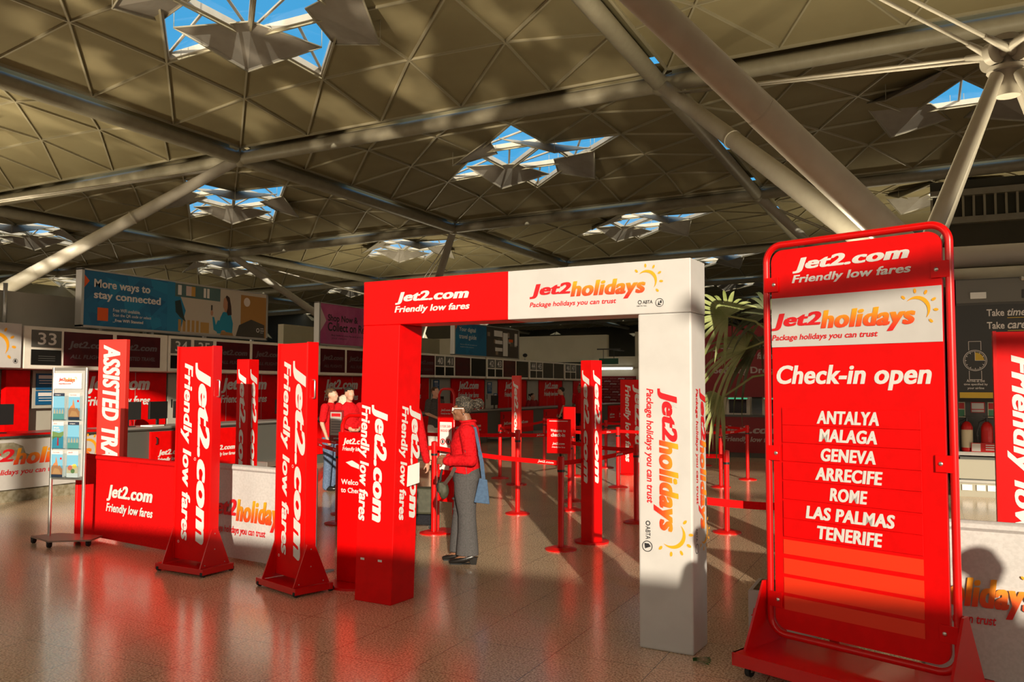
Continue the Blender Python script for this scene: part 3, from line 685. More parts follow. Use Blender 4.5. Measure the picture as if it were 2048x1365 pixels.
# ------------------------------------------------------------------ queue posts and belts
POSTS = {}
def stanchion(key, label, x_, y_, h=1.06, board=None, name='queue_post'):
    t = thing(name, label, 'queue post', (x_, y_, 0), 0, 'red belt posts of the check-in queue'); POSTS[key] = (t, x_, y_, h)
    m = MB(); m.cyl((0, 0, 0), (0, 0, .012), .165, n=28); m.cyl((0, 0, .012), (0, 0, .03), .16, .10, n=28); m.build('base', REDM, t)
    m = MB(); m.cyl((0, 0, .02), (0, 0, h - .10), .032, n=14); m.build('post', REDM, t)
    m = MB(); m.cyl((0, 0, h - .14), (0, 0, h - .01), .037, n=14); m.ell((0, 0, h - .012), (.037, .037, .014), 14, 6); hd = m.build('belt_head', REDM, t)
    m = MB(); m.cyl((0, 0, h - .165), (0, 0, h - .14), .039, n=14); m.build('collar', BLACK, hd)
    return t
def belt(a, c, z=None, z2=None, text=True):
    t, x_, y_, h = POSTS[a]
    if c in POSTS: x2, y2, h2 = POSTS[c][1:]
    else: x2, y2 = c; h2 = h
    z = z or h - .075; z2 = z2 or (h2 - .075); v = Vector((x2 - x_, y2 - y_, z2 - z)); u = v.normalized(); s = Vector((-v.y, v.x, 0)).normalized() * .0015
    m = MB(); p0 = Vector((0, 0, z)) + u * .035; p1 = Vector((0, 0, z)) + v - u * .035; up = Vector((0, 0, .025)); n = 6; dz = lambda q: Vector((0, 0, -.02 * sin(pi * q)))
    for k in range(n):
        a_ = p0.lerp(p1, k / n) + dz(k / n); b_ = p0.lerp(p1, (k + 1) / n) + dz((k + 1) / n)
        m.hexa([a_ - s - up, b_ - s - up, b_ + s - up, a_ + s - up, a_ - s + up, b_ - s + up, b_ + s + up, a_ + s + up])
    bl = m.build('belt', REDF, t)
    if text:
        # print on the side that faces the hall front
        dirn = u if u.x > 0 else -u; st = p0 if u.x > 0 else p1
        L = v.length - .07; up_ = (Vector((0, 0, 1)) - dirn * dirn.z).normalized(); d = Decal(st, dirn, up_, lift=.004)
        q = .45
        while q + .25 < L: d.text('Jet2.com', q, -.016 - .02 * sin(pi * (q + .1) / L), .2, .032, LET, .03, .2); q += .95
        d.build('belt_print', bl)
P_ = [('A', 'red belt post with round base on the sunlit floor, right of the woman', -4.92, 10.37, 1.12),
      ('C', 'dark red belt post in shade behind the welcome sign', -4.73, 11.87, 1.10),
      ('D', 'red belt post fourth row back, left of the square totem', -4.69, 13.86, 1.02),
      ('E', 'red belt post against the left edge of the white archway column', -3.27, 10.37, .98),
      ('F', 'red belt post on round base between the archway column and the woman', -5.14, 8.57, 1.06),
      ('G', 'dark red belt post in shade between the archway and the departures sign', -2.10, 10.15, .96),
      ('H', 'red belt post far back, behind the welcome sign', -6.01, 15.17, 1.0),
      ('I', 'slim red belt post furthest back, left of the dark red banner', -6.04, 17.07, 1.0),
      ('J', 'red belt post far back beneath the palm leaves', -3.13, 14.67, 1.0),
      ('K', 'red belt post farthest back beside the departures sign edge', -2.94, 16.08, 1.0),
      ('N', 'red belt post behind the notice post, left of the archway', -6.98, 9.3, 1.02),
      ('O', 'red belt post in front of the desks, behind the woman at her right shoulder', -7.1, 14.2, 1.0),
      ('P', 'red belt post nearest the desks behind the slim totem', -7.6, 17.4, 1.0),
      ('Q', 'red belt post in the middle of the back rows, right of the totem', -4.3, 18.5, 1.0),
      ('R', 'red belt post at the far left of the queue, behind the right wheeled stand', -8.6, 10.4, 1.0)]
for k, lab, x_, y_, h in P_: stanchion(k, lab, x_, y_, h)
def post_sign(key, label, x_, y_, zt, w_, h_, z0):
    t = stanchion(key, label, x_, y_, .97); POSTS[key] = (t, x_, y_, .97)
    return t
t = post_sign('B', 'belt post carrying a red welcome to check-in board, through the archway', -3.44, 8.31, 1.36, .26, .36, 1.0)
m = MB(); m.box(-.145, .125, -.04, -.022, 1.0, 1.36); pl = m.build('board', RED, t, .006); d = Decal((-.145, -.04, 1.0), *FX)
d.text('Welcome to', .045, .225, .17, .03, LET, .03); d.text('check-in', .05, .175, .16, .04, LET, .034); d.text('Jet2.com', .065, .085, .14, .032, LET, .03, .2); d.text('Friendly low fares', .06, .055, .15, .02, LET, .02, .2)
d.rect(.03, .335, .24, .342, LET); d.build('lettering', pl)
m = MB(); m.cyl((0, -.01, .95), (0, -.01, 1.08), .012, n=8); m.build('board_stem', BLACK, t)
t = post_sign('M', 'belt post with a grey printed notice on top, left of the archway', -6.55, 8.62, 1.5, .2, .34, 1.05)
m = MB(); m.box(-.12, .09, -.04, -.022, 1.02, 1.40); pl = m.build('board', mat('dark_red_board', (.22, .006, .008), .4), t, .005); d = Decal((-.12, -.04, 1.02), *FX)
d.rect(.02, .07, .19, .355, mat('notice_grey', (.42, .40, .37), .6)); d.layer = 1; d.rect(.035, .30, .175, .34, LETRED)
for k in range(6): d.rect(.035, .10 + .032 * k, .175, .115 + .032 * k, GREYLET)
d.text('Jet2.com', .07, .02, .08, .022, LET, .03, .2); d.build('lettering', pl)
t = stanchion('L', 'belt post with a small plain red plate, behind the welcome sign board', -4.42, 11.0, 1.0)
bx('board', RED, t, -.09, .10, -.045, -.03, 1.02, 1.42, .006)
for a, c in (('F', 'B'), ('B', 'E'), ('A', 'C'), ('A', (-7.3, 10.2)), ('C', 'D'), ('D', 'H'), ('H', 'I'), ('E', 'L'), ('G', 'J'), ('J', 'K'), ('O', 'A'), ('O', 'P'), ('P', 'H'), ('C', 'L'), ('D', 'J'), ('M', 'R'), ('M', 'F'), ('N', 'M'), ('Q', 'I'), ('Q', 'K'), ('R', 'N'), ('E', 'G')): belt(a, c)
# belt clipped to the archway column and running to the departures sign post
t = stanchion('S', 'red belt post hidden partly by the departures sign, with a belt clipped to the archway', -.55, 5.95, 1.0)
belt('S', (-1.33, 5.64), .93, .95)

# ------------------------------------------------------------------ check-in desks along the left
DX = -12.0
def monitor(label, loc, rz):
    t = thing('monitor', label, 'monitor', loc, rz, 'screens on the check-in desks')
    m = MB(); m.box(-.24, .24, -.02, .02, .12, .43); m.build('screen', BLACK, t, .006)
    m = MB(); m.box(-.03, .03, -.005, .02, .01, .2); m.box(-.11, .11, -.08, .08, 0, .012); m.build('foot', BLACK, t, .003)
    return t
def desk(label, y0, y1, white=False, sub=None):
    t = thing('check_in_desk', label, 'desk', (DX, y0, 0), 0, None if white else 'red fronted check-in desks'); L = y1 - y0
    m = MB(); m.box(-.62, -.02, 0, L, 0 if white else .0, .93); m.build('carcass', PLINTH if white else DGREY, t)
    m = MB(); m.box(-.66, .03, -.01, L + .01, .93, .97); m.build('worktop', TOPG, t, .004)
    m = MB(); m.box(-.66, .034, -.01, L + .01, .955, .985); m.build('edge_strip', REDM if white else ALU, t)
    if white:
        m = MB(); m.box(-.02, .02, .0, L, .18, .90); m.build('front_panel', WHITE, t)
        m = MB(); m.box(-.03, .012, .0, L, 0, .16); m.build('plinth', PLINTH, t)
        d = Decal((.02, 0, 0), *SX); logo_hol(d, 1.12, .53, 2.05, h=.24, sun=False); sun_mark(d, 3.12, .70, .15, SUNY)
        d.poly([(L - 1.55, .86), (L - 1.40, .80), (L - 1.36, .70), (L - 1.27, .66), (L - 1.31, .61), (L - 1.6, .60), (L - 1.9, .75), (L - 1.9, .86)], PLINTH); d.build('lettering', t)
    else:
        n = 2; wq = (L - .9) / n
        for q in range(n):
            a = .9 + q * wq
            m = MB(); m.box(-.02, .02, a + .01, a + wq - .01, .20, .90); p = m.build('front_panel', RED, t, .004)
            d = Decal((.02, a, 0), *SX); logo_com(d, .16, .36, min(.62, wq - .3), LET, None, .22); d.build('lettering', p)
            m = MB(); m.tube([(.02, a + .12, .80), (.05, a + .12, .79), (.05, a + .12, .69), (.02, a + .12, .68)], .012, 6); m.build('handle', BLACK, p)
        m = MB(); m.box(-.3, .35, .06, .84, .10, .20); m.box(-.3, -.26, .06, .84, .2, .55); m.build('baggage_scale', CHROME, t, .005)
    return t
desk('white fronted desk with worn airline holiday logo, behind the brochure stand', 6.2, 9.62, True)
words = ['first, beside the white desk, beneath the assisted travel screen', 'second from the white desk, behind the two wheeled stands', 'third, behind the left archway column', 'fourth, behind the man in the grey shirt', 'fifth, behind the woman in the red jacket', 'sixth, behind the slim pale totem', 'seventh, behind the welcome sign', 'eighth and furthest from the white desk']
MS = [8.45, 11.82, 15.15, 18.42, 21.68, 25.03, 28.44, 31.86, 35.2]
for k in range(8):
    desk('red fronted desk, ' + words[k], 9.62 + 3.38 * k, 9.62 + 3.38 * k + 3.36)
mon = ['on the desk left of the assisted travel totem', 'black, second on the first red desk', 'black, beside the left wheeled stand on the first red desk', 'on the second red desk', 'on the desk behind the man in grey', 'on the desk behind the slim pale totem', 'on the white desk at the far left']
for k, (yy, xx, rz) in enumerate(((10.35, -12.35, 1.4), (10.95, -12.3, 1.75), (11.6, -12.35, 1.5), (14.3, -12.35, 1.6), (20.8, -12.35, 1.5), (24.3, -12.35, 1.6), (8.05, -12.35, 1.5))):
    monitor('desk screen ' + mon[k], (xx, yy, .985), rz)
t = thing('paper_stack', 'flat stack of white papers on the first red desk', 'paper', (-12.2, 10.75, .985), .2)
m = MB(); m.box(-.12, .12, -.16, .16, 0, .02); m.build('sheets', PAPER, t)
# ------------------------------------------------------------------ overhead fascia
FXX = -13.0
def fascia(label, y0, nums, texts, first=False, style=0):
    t = thing('desk_fascia', label, 'overhead sign', (FXX, y0, 0), 0, 'numbered overhead sign units above the desks')
    if first: cells = [(.55, .53, 'n', nums[0]), (1.13, .95, 's', texts[0]), (2.17, .96, 's', texts[1])]; L = 3.32; st = .42
    else: cells = [(.05, .49, 'n', nums[0]), (.63, .49, 'n', nums[1]), (1.22, .95, 's', texts[0]), (2.26, .98, 's', texts[1])]; L = 3.245; st = 0
    m = MB(); m.box(-.75, 0, st, L, 1.96, 2.66); m.build('housing', FRAMEW, t, .02)
    for (a, w_, kind, tx) in cells:
        if kind == 'n':
            p = bx('number_plate', NUMP, t, -.01, .012, a, a + w_, 2.32, 2.60); d = Decal((.012, a, 0), *SX); d.text(tx, w_ * .20, 2.36, w_ * .62, .20, LET, .012); d.build('number', p)
            p = bx('screen', SCRB, t, -.01, .012, a, a + w_, 2.03, 2.28)
            if first:
                d = Decal((.012, a, 0), *SX)
                for q in range(3): d.rect(.12, 2.17 - .035 * q, .42, 2.175 - .035 * q, NUMP)
                d.build('lettering', p)
        else:
            p = bx('screen', SCRB if tx is None else DRED, t, -.01, .012, a, a + w_, 2.03, 2.60)
            if tx:
                lm = mat('screen_text_' + str(style), ((.30, .33, .45), (.13, .11, .12), (.11, .08, .085), (.055, .022, .025))[style], .5)
                d = Decal((.012, a, 0), *SX); d.text('Jet2.com', w_ * .08, 2.30, w_ * .84, .15, lm, .04, .2); d.text(tx, w_ * .12, 2.15, w_ * .76, .07, lm, .02, .2); d.build('lettering', p)
    return t
fascia('overhead unit numbered 33 at the near end', 8.45, ['33'], ['ALL FLIGHTS', 'ASSISTED TRAVEL'], True, 1)
fd = [(11.79, '34', '35', 'ALL FLIGHTS', 'ALL FLIGHTS', 2), (15.13, '36', '37', 'ALL FLIGHTS', 'ALL FLIGHTS', 2), (18.40, '38', '39', 'ALL FLIGHTS', 'ALL FLIGHTS', 2), (21.66, '40', '41', 'ALL FLIGHTS', None, 3), (25.02, '42', '43', 'ALL FLIGHTS', None, 3), (28.42, '44', '45', None, None, 3), (31.84, '46', '47', None, None, 3)]
for y0, a, c, p, q, s in fd: fascia('overhead unit numbered %s and %s above the desks' % (a, c), y0, [a, c], [p, q], False, s)
t = thing('holiday_header', 'white overhead board with yellow sun mark, left of number 33', 'sign', (FXX, 5.2, 0), 0)
bx('board', WHITE, t, -.75, .03, 0, 3.62, 1.97, 2.68, .01)
d = Decal((.03, 0, 0), *SX); logo_hol(d, 1.2, 2.25, 1.95, h=.22, sun=False); sun_mark(d, 3.22, 2.33, .19, SUNY); d.ring(3.52, 2.08, .04, .006, INK); d.poly([(3.50, 2.06), (3.54, 2.06), (3.53, 2.11), (3.505, 2.10)], INK); d.build('lettering', t)
# ------------------------------------------------------------------ red wall panels, doors and notices behind the desks
def wallpanel(label, y0, y1, n=3, logo=True):
    t = thing('red_wall_panel', label, 'wall panel', (-13.8, y0, 0), 0, 'red lettered panels behind the desks'); L = y1 - y0
    m = MB(); m.box(.0, .03, 0, L, .0, 1.95); m.build('panel', RED, t)
    m = MB()
    for q in range(1, n): m.box(.0, .032, L * q / n - .006, L * q / n + .006, 0, 1.95)
    m.build('joint_strip', PINK if False else ALU, t)
    if logo: d = Decal((.034, 0, 0), *SX); logo_com(d, L * .5 - .72, 1.27, 1.45, LET, RED, .60); d.build('lettering', t)
    return t
for lab, y0, y1 in (('first red panel, above the first red desk beside the assisted travel totem', 10.2, 12.45), ('second red panel, between the two wheeled stands', 13.0, 16.3), ('third red panel, left of the archway column', 16.8, 19.6), ('fourth red panel, seen past the right side of the archway column', 20.2, 22.6), ('fifth red panel, above the head of the woman in the red jacket', 24.0, 26.3), ('sixth red panel, behind the slim pale totem', 27.4, 29.8), ('seventh red panel, behind the two men in red shirts', 31.0, 33.4), ('eighth red panel, far end behind the square totem', 34.7, 37.2)):
    wallpanel(lab, y0, y1)
t = thing('red_side_panel', 'narrow plain red panel at the far left, above the white desk', 'wall panel', (-13.8, 9.05, 0)); bx('panel', RED, t, 0, .12, 0, .42, 0, 1.95)
t = thing('dark_wood_panel', 'dark brown wall panel at the far left edge, under the white header', 'wall panel', (-13.8, 5.0, 0)); bx('panel', mat('dark_brown', (.05, .012, .008), .4), t, 0, .06, 0, 3.95, 0, 1.95)
bx('label_strip', mat('grey_strip', (.30, .24, .2), .5), t, .06, .064, 3.0, 3.45, 1.62, 1.69)
for k, (y0, y1) in enumerate(((12.5, 12.95), (22.75, 23.9), (26.4, 27.3), (29.9, 30.9), (33.5, 34.6))):
    where = ['beside the left wheeled stand', 'behind the man in the grey shirt', 'to the right of the woman', 'behind the seated agent with a hair bun', 'behind the men in red shirts'][k]
    t = thing('cupboard_door', 'pale grey cupboard door in the wall ' + where, 'door', (-13.8, y0, 0), 0, 'cupboard doors between the red panels')
    bx('leaf', GREYP, t, 0, .03, 0, y1 - y0, 0, 1.93, .003); m = MB(); m.box(.03, .045, .08, .10, 1.25, 1.42); m.build('handle', BLACK, t)
def notice(label, x_, y_, z0, z1, w_):
    t = thing('wall_notice', label, 'notice', (x_, y_, 0), 0, 'blue notices on the wall behind the desks')
    bx('sheet', BLUEP, t, 0, .008, 0, w_, z0, z1); d = Decal((.008, 0, 0), *SX); d.rect(.04 * w_ / .4, z1 - .09, w_ * .75, z1 - .03, LET)
    k = z1 - .13
    while k > z0 + .06: d.rect(.05 * w_ / .4, k, w_ * (.65 + .25 * ((k * 37) % 1)), k + .012, LET); k -= .045
    d.build('lettering', t); return t
bx('pin_board', GREYP, tag(thing('notice_board', 'pale board with two blue notices, left of the brochure stand', 'notice board', (-13.75, 9.55, 0))), 0, .03, 0, .62, 1.30, 1.95)
notice('upper blue notice on the pale board beside the brochure stand', -13.71, 9.60, 1.62, 1.90, .42); notice('lower blue notice on the pale board beside the brochure stand', -13.71, 9.60, 1.36, 1.60, .42)
notice('blue notice on the wall left of the man in grey', -13.76, 22.85, 1.55, 1.9, .36); notice('blue notice on the far wall right of the fifth red panel', -13.76, 26.5, 1.45, 1.85, .34); notice('low blue notice on the wall behind the woman', -13.76, 27.0, 1.05, 1.45, .28)

# ------------------------------------------------------------------ billboards above the fascia
def billboard(label, y0, y1, z0, z1, face, art, xx=-13.05):
    y0 *= 1.044; y1 *= 1.044; z0 = 1.7 + (z0 - 1.7) * 1.044; z1 = 1.7 + (z1 - 1.7) * 1.044
    t = thing('billboard', label, 'billboard', (xx, y0, 0)); L = y1 - y0
    m = MB(); m.box(-.14, -.02, 0, L, z0, z1); m.build('case', DGREY, t)
    m = MB(); m.box(-.15, .005, -.05, 0, z0 - .03, z1 + .02); m.box(-.15, .005, L, L + .05, z0 - .03, z1 + .02); m.box(-.15, .005, -.05, L + .05, z1, z1 + .025); m.box(-.15, .005, -.05, L + .05, z0 - .04, z0); m.build('frame', ALU, t)
    for q in (.08, .33, .62, .92): bx('support', ALU, t, -.12, -.06, L * q, L * q + .06, 2.665, z0)
    bx('poster', face, t, -.02, -.012, 0, L, z0, z1)
    d = Decal((-.012, 0, z0), *SX); art(d, L, z1 - z0); d.build('artwork', t)
    return t
C_ = lambda n, c: mat('print_' + n, c, .5)
def poly_facets(d, L, H, cols, seed, n=14, umax=1.0):
    rnd = random.Random(seed)
    for k in range(n):
        u, v, s = rnd.uniform(0, L * umax), rnd.uniform(0, H), rnd.uniform(.15, .4)
        P = [(min(max(u + s * cos(a + .3), .0), L), min(max(v + s * sin(a + .3), 0), H)) for a in (0, 2.1, 4.0)]
        d.layer = .06 * k; d.pts(P, [(0, 1, 2)], cols[k % len(cols)])
def art1(d, L, H):
    poly_facets(d, L, H, [C_('blue1', (.010, .17, .35)), C_('blue2', (.007, .115, .26)), C_('blue3', (.012, .21, .40))], 4, 22, .40)
    d.layer = 2; c = C_('cafe', (.46, .42, .35))
    d.rect(L * .44, 0, L, H, c); d.layer = 2
    d.poly([(L * .40, H), (L * .44, H), (L * .50, H * .45), (L * .47, 0), (L * .40, 0)], C_('blue4', (.012, .19, .37)))
    d.rect(L * .44, H * .72, L * .70, H * .99, C_('teal', (.07, .14, .14)))
    for u, w_, col in ((.455, .02, LET), (.50, .03, C_('menu1', (.55, .45, .42))), (.53, .022, C_('menu2', (.5, .27, .05))), (.60, .014, LET), (.62, .014, LET)): d.layer = 3; d.rect(L * u, H * .76, L * (u + w_), H * .96, col)
    d.layer = 2; d.rect(L * .83, 0, L, H * .93, C_('amber', (.34, .17, .04))); d.disc(L * .87, H * .78, H * .10, C_('lamp', (.62, .55, .5)))
    for k in range(5): d.layer = 3; d.rect(L * (.46 + .025 * k), H * .02, L * (.475 + .025 * k), H * .26, C_('wood', (.40, .23, .06)))
    d.rect(L * .585, H * .02, L * .635, H * .24, C_('wood', (.40, .23, .06))); d.layer = 3
    d.poly([(L * .80, 0), (L * .99, 0), (L * .99, H * .30), (L * .90, H * .40), (L * .82, H * .25)], C_('shadowy', (.05, .045, .035)))
    d.poly([(L * .44, H * .62), (L * .47, H * .66), (L * .485, H * .40), (L * .50, H * .22), (L * .47, H * .30), (L * .445, H * .40)], C_('darkplant', (.015, .035, .035)))
    # passenger in a blue jumper holding a phone
    d.layer = 4; u0, v0 = L * .735, 0.0; J = C_('jumper', (.01, .22, .36)); S_ = C_('face', (.42, .21, .12)); Hh = C_('hair', (.035, .014, .01))
    d.poly([(u0 - .24, .03), (u0 + .19, .03), (u0 + .21, .26), (u0 + .14, .46), (u0 + .04, .50), (u0 - .08, .48), (u0 - .15, .36)], J)
    d.poly([(u0 - .33, .10), (u0 - .22, .05), (u0 - .16, .30), (u0 - .22, .30), (u0 - .27, .20), (u0 - .32, .36), (u0 - .37, .36)], J)
    d.layer = 5; d.poly([(u0 - .06, .74), (u0 + .02, .84), (u0 + .10, .80), (u0 + .15, .62), (u0 + .17, .44), (u0 + .06, .42), (u0 + .0, .52)], Hh)
    d.layer = 6; d.poly([(u0 - .06, .76), (u0 - .01, .80), (u0 + .05, .70), (u0 + .05, .58), (u0 + .02, .48), (u0 - .03, .49), (u0 - .05, .55), (u0 - .075, .58), (u0 - .075, .64)], S_)
    d.rect(u0 - .41, .46, u0 - .37, .60, INK); d.disc(u0 - .385, .44, .035, S_, 12, .06); d.disc(u0 - .06, .06, .07, S_, 14, .045)
    d.poly([(u0 - .15, .0), (u0 + .22, .0), (u0 + .2, .06), (u0 - .12, .08)], C_('plait', (.30, .17, .06)))
    d.layer = 7; d.poly([(0.0, H * .92), (.11, H * .81), (0.0, H * .67)], C_('flag', (.72, .10, .01)))
    d.text('More ways to', .20, H * .66, L * .265, H * .20, LET, .03); d.text('stay connected', .20, H * .46, L * .32, H * .19, LET, .03)
    d.rect(.28, H * .10, .50, H * .34, C_('flag', (.72, .10, .01)))
    d.text('Free WiFi available.', .60, H * .285, L * .13, H * .065, LET, .01); d.text('Scan the QR code or select', .60, H * .19, L * .185, H * .065, LET, .01); d.text('_Free WiFi Stansted', .60, H * .09, L * .145, H * .065, LET, .03)
    d.ring(L * .945, H * .17, H * .05, H * .018, LET, 16); d.text('London', L * .962, H * .20, L * .022, H * .035, LET, .01); d.text('Stansted', L * .962, H * .15, L * .024, H * .035, LET, .01); d.text('Airport', L * .962, H * .10, L * .020, H * .035, LET, 0)
billboard('long blue billboard about staying connected, above the numbered units', 9.55, 13.9, 2.70, 3.62, C_('blue', (.008, .14, .30)), art1)
def art2(d, L, H):
    poly_facets(d, L, H, [C_('pink1', (.45, .13, .27)), C_('pink2', (.36, .08, .20)), C_('pink3', (.30, .06, .16))], 9, 12, .9)
    d.layer = 1; d.poly([(0, H * .93), (.24, H * .58), (0, H * .28)], C_('pale', (.50, .40, .40)))
    d.text('Shop Now &', .30, H * .53, 1.22, H * .22, INK, .02); d.text('Collect on Return', .30, H * .33, 2.0, H * .22, INK, .02)
    d.text('Buy before you fly and pick up on', .45, H * .2, 1.5, .055, INK, .0); d.text('your return', .45, H * .12, .6, .055, INK, .0)
billboard('pink billboard about shop and collect, partly behind the archway', 15.7, 20.0, 2.68, 3.62, PINK, art2)
def art3(d, L, H):
    poly_facets(d, L, H, [C_('blue1', (.010, .17, .35)), C_('blue2', (.007, .115, .26))], 5, 8, .4); d.layer = 1
    d.rect(L * .46, 0, L, H, C_('crowd', (.055, .045, .035)))
    rnd = random.Random(3)
    for k in range(16): d.layer = 2; u = rnd.uniform(.47, .93); v = rnd.uniform(.05, .8); d.rect(L * u, H * v, L * (u + .04), H * (v + .14), [C_('crowd1', (.25, .18, .12)), C_('crowd2', (.10, .09, .07)), C_('crowd3', (.40, .36, .32))][k % 3])
    d.layer = 3
    for u, v, w_, h_ in ((.58, .70, .14, .2), (.60, .45, .12, .12), (.60, .2, .12, .12), (.73, .05, .08, .80), (.93, .45, .05, .42)): d.rect(L * u, H * v, L * (u + w_), H * (v + h_), LET)
    d.rect(L * .83, H * .55, L * .90, H * .65, C_('flag', (.72, .10, .01)))
    d.poly([(0, H * .98), (.12, H * .86), (0, H * .74)], C_('flag', (.72, .10, .01)))
    d.text('Your digital', .25, H * .70, 1.1, H * .17, LET, .02); d.text('travel guide', .25, H * .46, 1.15, H * .19, LET, .02); d.text('Scan your QR code, get updates and', .33, H * .30, 1.1, .045, LET, .0); d.text('explore the airport', .33, H * .22, .9, .045, LET, .0)
billboard('blue digital travel guide billboard seen through the archway', 22.0, 26.4, 2.66, 3.62, C_('blue', (.008, .14, .30)), art3)

# ------------------------------------------------------------------ far end of the hall
t = thing('wall_lamp', 'long white tube light on the far end wall', 'lamp', (-13.0, 37.98, 2.55)); m = MB(); m.cyl((-.9, 0, 0), (.85, 0, 0), .05, n=10); m.build('tube', TUBE, t)
m = MB(); m.box(-.95, .9, .03, .09, -.02, .10); m.build('fitting', ALU, t)
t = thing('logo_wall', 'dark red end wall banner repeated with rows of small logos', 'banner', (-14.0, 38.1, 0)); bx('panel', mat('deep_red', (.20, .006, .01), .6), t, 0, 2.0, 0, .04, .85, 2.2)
d = Decal((0, 0, 0), *FX); lm = mat('pale_red_print', (.42, .13, .12), .6)
for r_ in range(10):
    for c_ in range(5): d.text('Jet2.com' if (r_ + c_) % 3 else 'Jet2holidays', .04 + c_ * .4 - .12 * (r_ % 2), .92 + r_ * .125, .33, .075, lm if (r_ + c_) % 3 else LET, .03, .2)
d.build('lettering', t)
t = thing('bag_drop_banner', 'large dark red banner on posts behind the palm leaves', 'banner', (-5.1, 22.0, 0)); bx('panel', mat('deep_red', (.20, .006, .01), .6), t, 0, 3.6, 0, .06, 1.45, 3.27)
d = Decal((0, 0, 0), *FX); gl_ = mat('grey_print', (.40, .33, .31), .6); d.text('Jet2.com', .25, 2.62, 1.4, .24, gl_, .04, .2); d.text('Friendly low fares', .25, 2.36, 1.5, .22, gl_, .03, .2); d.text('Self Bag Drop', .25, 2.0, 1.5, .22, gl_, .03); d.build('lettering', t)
m = MB(); m.cyl((.2, .09, 0), (.2, .09, 3.2), .03, n=8); m.cyl((3.4, .09, 0), (3.4, .09, 3.2), .03, n=8); m.build('post', STEEL, t)
for k, xx in enumerate((-4.85, -3.9)):
    t = thing('self_service_kiosk', ['white self service kiosk with green light, left one under the red banner', 'white self service kiosk with green light, right one under the red banner'][k], 'kiosk', (xx, 23.5, 0))
    bx('cabinet', FRAMEW, t, 0, .62, 0, .4, 0, 1.45, .04); bx('screen', SCRB, t, .08, .54, -.012, 0, 1.0, 1.36); bx('status_light', mat('green_glow', (.05, .5, .25), .4, emit=(.1, .8, .4), es=.8), t, .05, .57, -.006, .0, 1.38, 1.41)
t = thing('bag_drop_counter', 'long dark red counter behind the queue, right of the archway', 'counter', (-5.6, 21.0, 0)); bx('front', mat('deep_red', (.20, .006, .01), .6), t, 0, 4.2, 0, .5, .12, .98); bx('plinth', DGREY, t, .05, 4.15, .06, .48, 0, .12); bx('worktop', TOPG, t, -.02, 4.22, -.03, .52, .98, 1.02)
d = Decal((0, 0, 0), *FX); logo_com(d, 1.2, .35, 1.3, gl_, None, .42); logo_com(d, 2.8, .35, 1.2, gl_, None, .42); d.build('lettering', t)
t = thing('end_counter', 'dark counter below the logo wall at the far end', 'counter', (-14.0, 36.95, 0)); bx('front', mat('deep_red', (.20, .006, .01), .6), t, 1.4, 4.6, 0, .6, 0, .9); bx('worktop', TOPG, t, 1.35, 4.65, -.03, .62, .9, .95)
t = thing('exit_sign', 'small green exit sign above the last overhead units', 'sign', (-13.2, 36.4, 0)); bx('box', mat('exit_green', (.01, .10, .06), .5), t, 0, .9, 0, .06, 2.72, 2.98); m = MB(); m.cyl((.2, .03, 2.98), (.2, .03, 3.4), .015, n=6); m.cyl((.7, .03, 2.98), (.7, .03, 3.4), .015, n=6); m.cyl((-.1, .03, 3.4), (1.0, .03, 3.4), .03, n=8); m.cyl((.45, .03, 3.4), (.45, 2.2, 3.4), .03, n=8); m.build('rail', DGREY, t)
t = thing('ceiling_camera', 'small black and white security camera on top of the overhead units', 'camera', (-12.95, 27.9, 2.66)); m = MB(); m.cyl((0, 0, 0), (0, 0, .12), .02, n=8); m.build('stem', ALU, t); m = MB(); m.ell((0, 0, .17), (.09, .07, .07)); m.build('head', BLACK, t)
t = thing('roof_plant_box', 'pale maintenance platform with guard rail high up behind the archway beam', 'platform', (-38.5, 66.0, 0), .45)
bx('tower', DARKW, t, -2.6, 2.6, 0, 3, 0, 9.0); bx('deck', GREYP, t, -2.7, 2.7, -.1, 3.1, 9.0, 10.2)
m = MB()
for q in range(8): m.cyl((-2.6 + q * .74, -.05, 10.2), (-2.6 + q * .74, -.05, 11.2), .03, n=6)
m.cyl((-2.6, -.05, 11.2), (2.6, -.05, 11.2), .03, n=6); m.cyl((-2.6, -.05, 10.7), (2.6, -.05, 10.7), .03, n=6); m.build('guard_rail', ALU, t)
t = thing('duct_louvre', 'long dark ventilation louvre under the roof at far right', 'vent', (6.0, 42.0, 0), 0)
bx('support', DARKW, t, -5.5, 12, 3, 3.4, 0, 11.5); m = MB(); m.box(-5.5, 12, 2.6, 3, 10.7, 11.0); m.box(-5.5, 12, 2.6, 3, 9.4, 9.7); m.build('frame', STEEL, t)
m = MB()
for q in range(40): m.box(-5.5 + q * .44, -5.4 + q * .44, 2.7, 2.95, 9.7, 10.7)
m.build('slat', RIB, t)

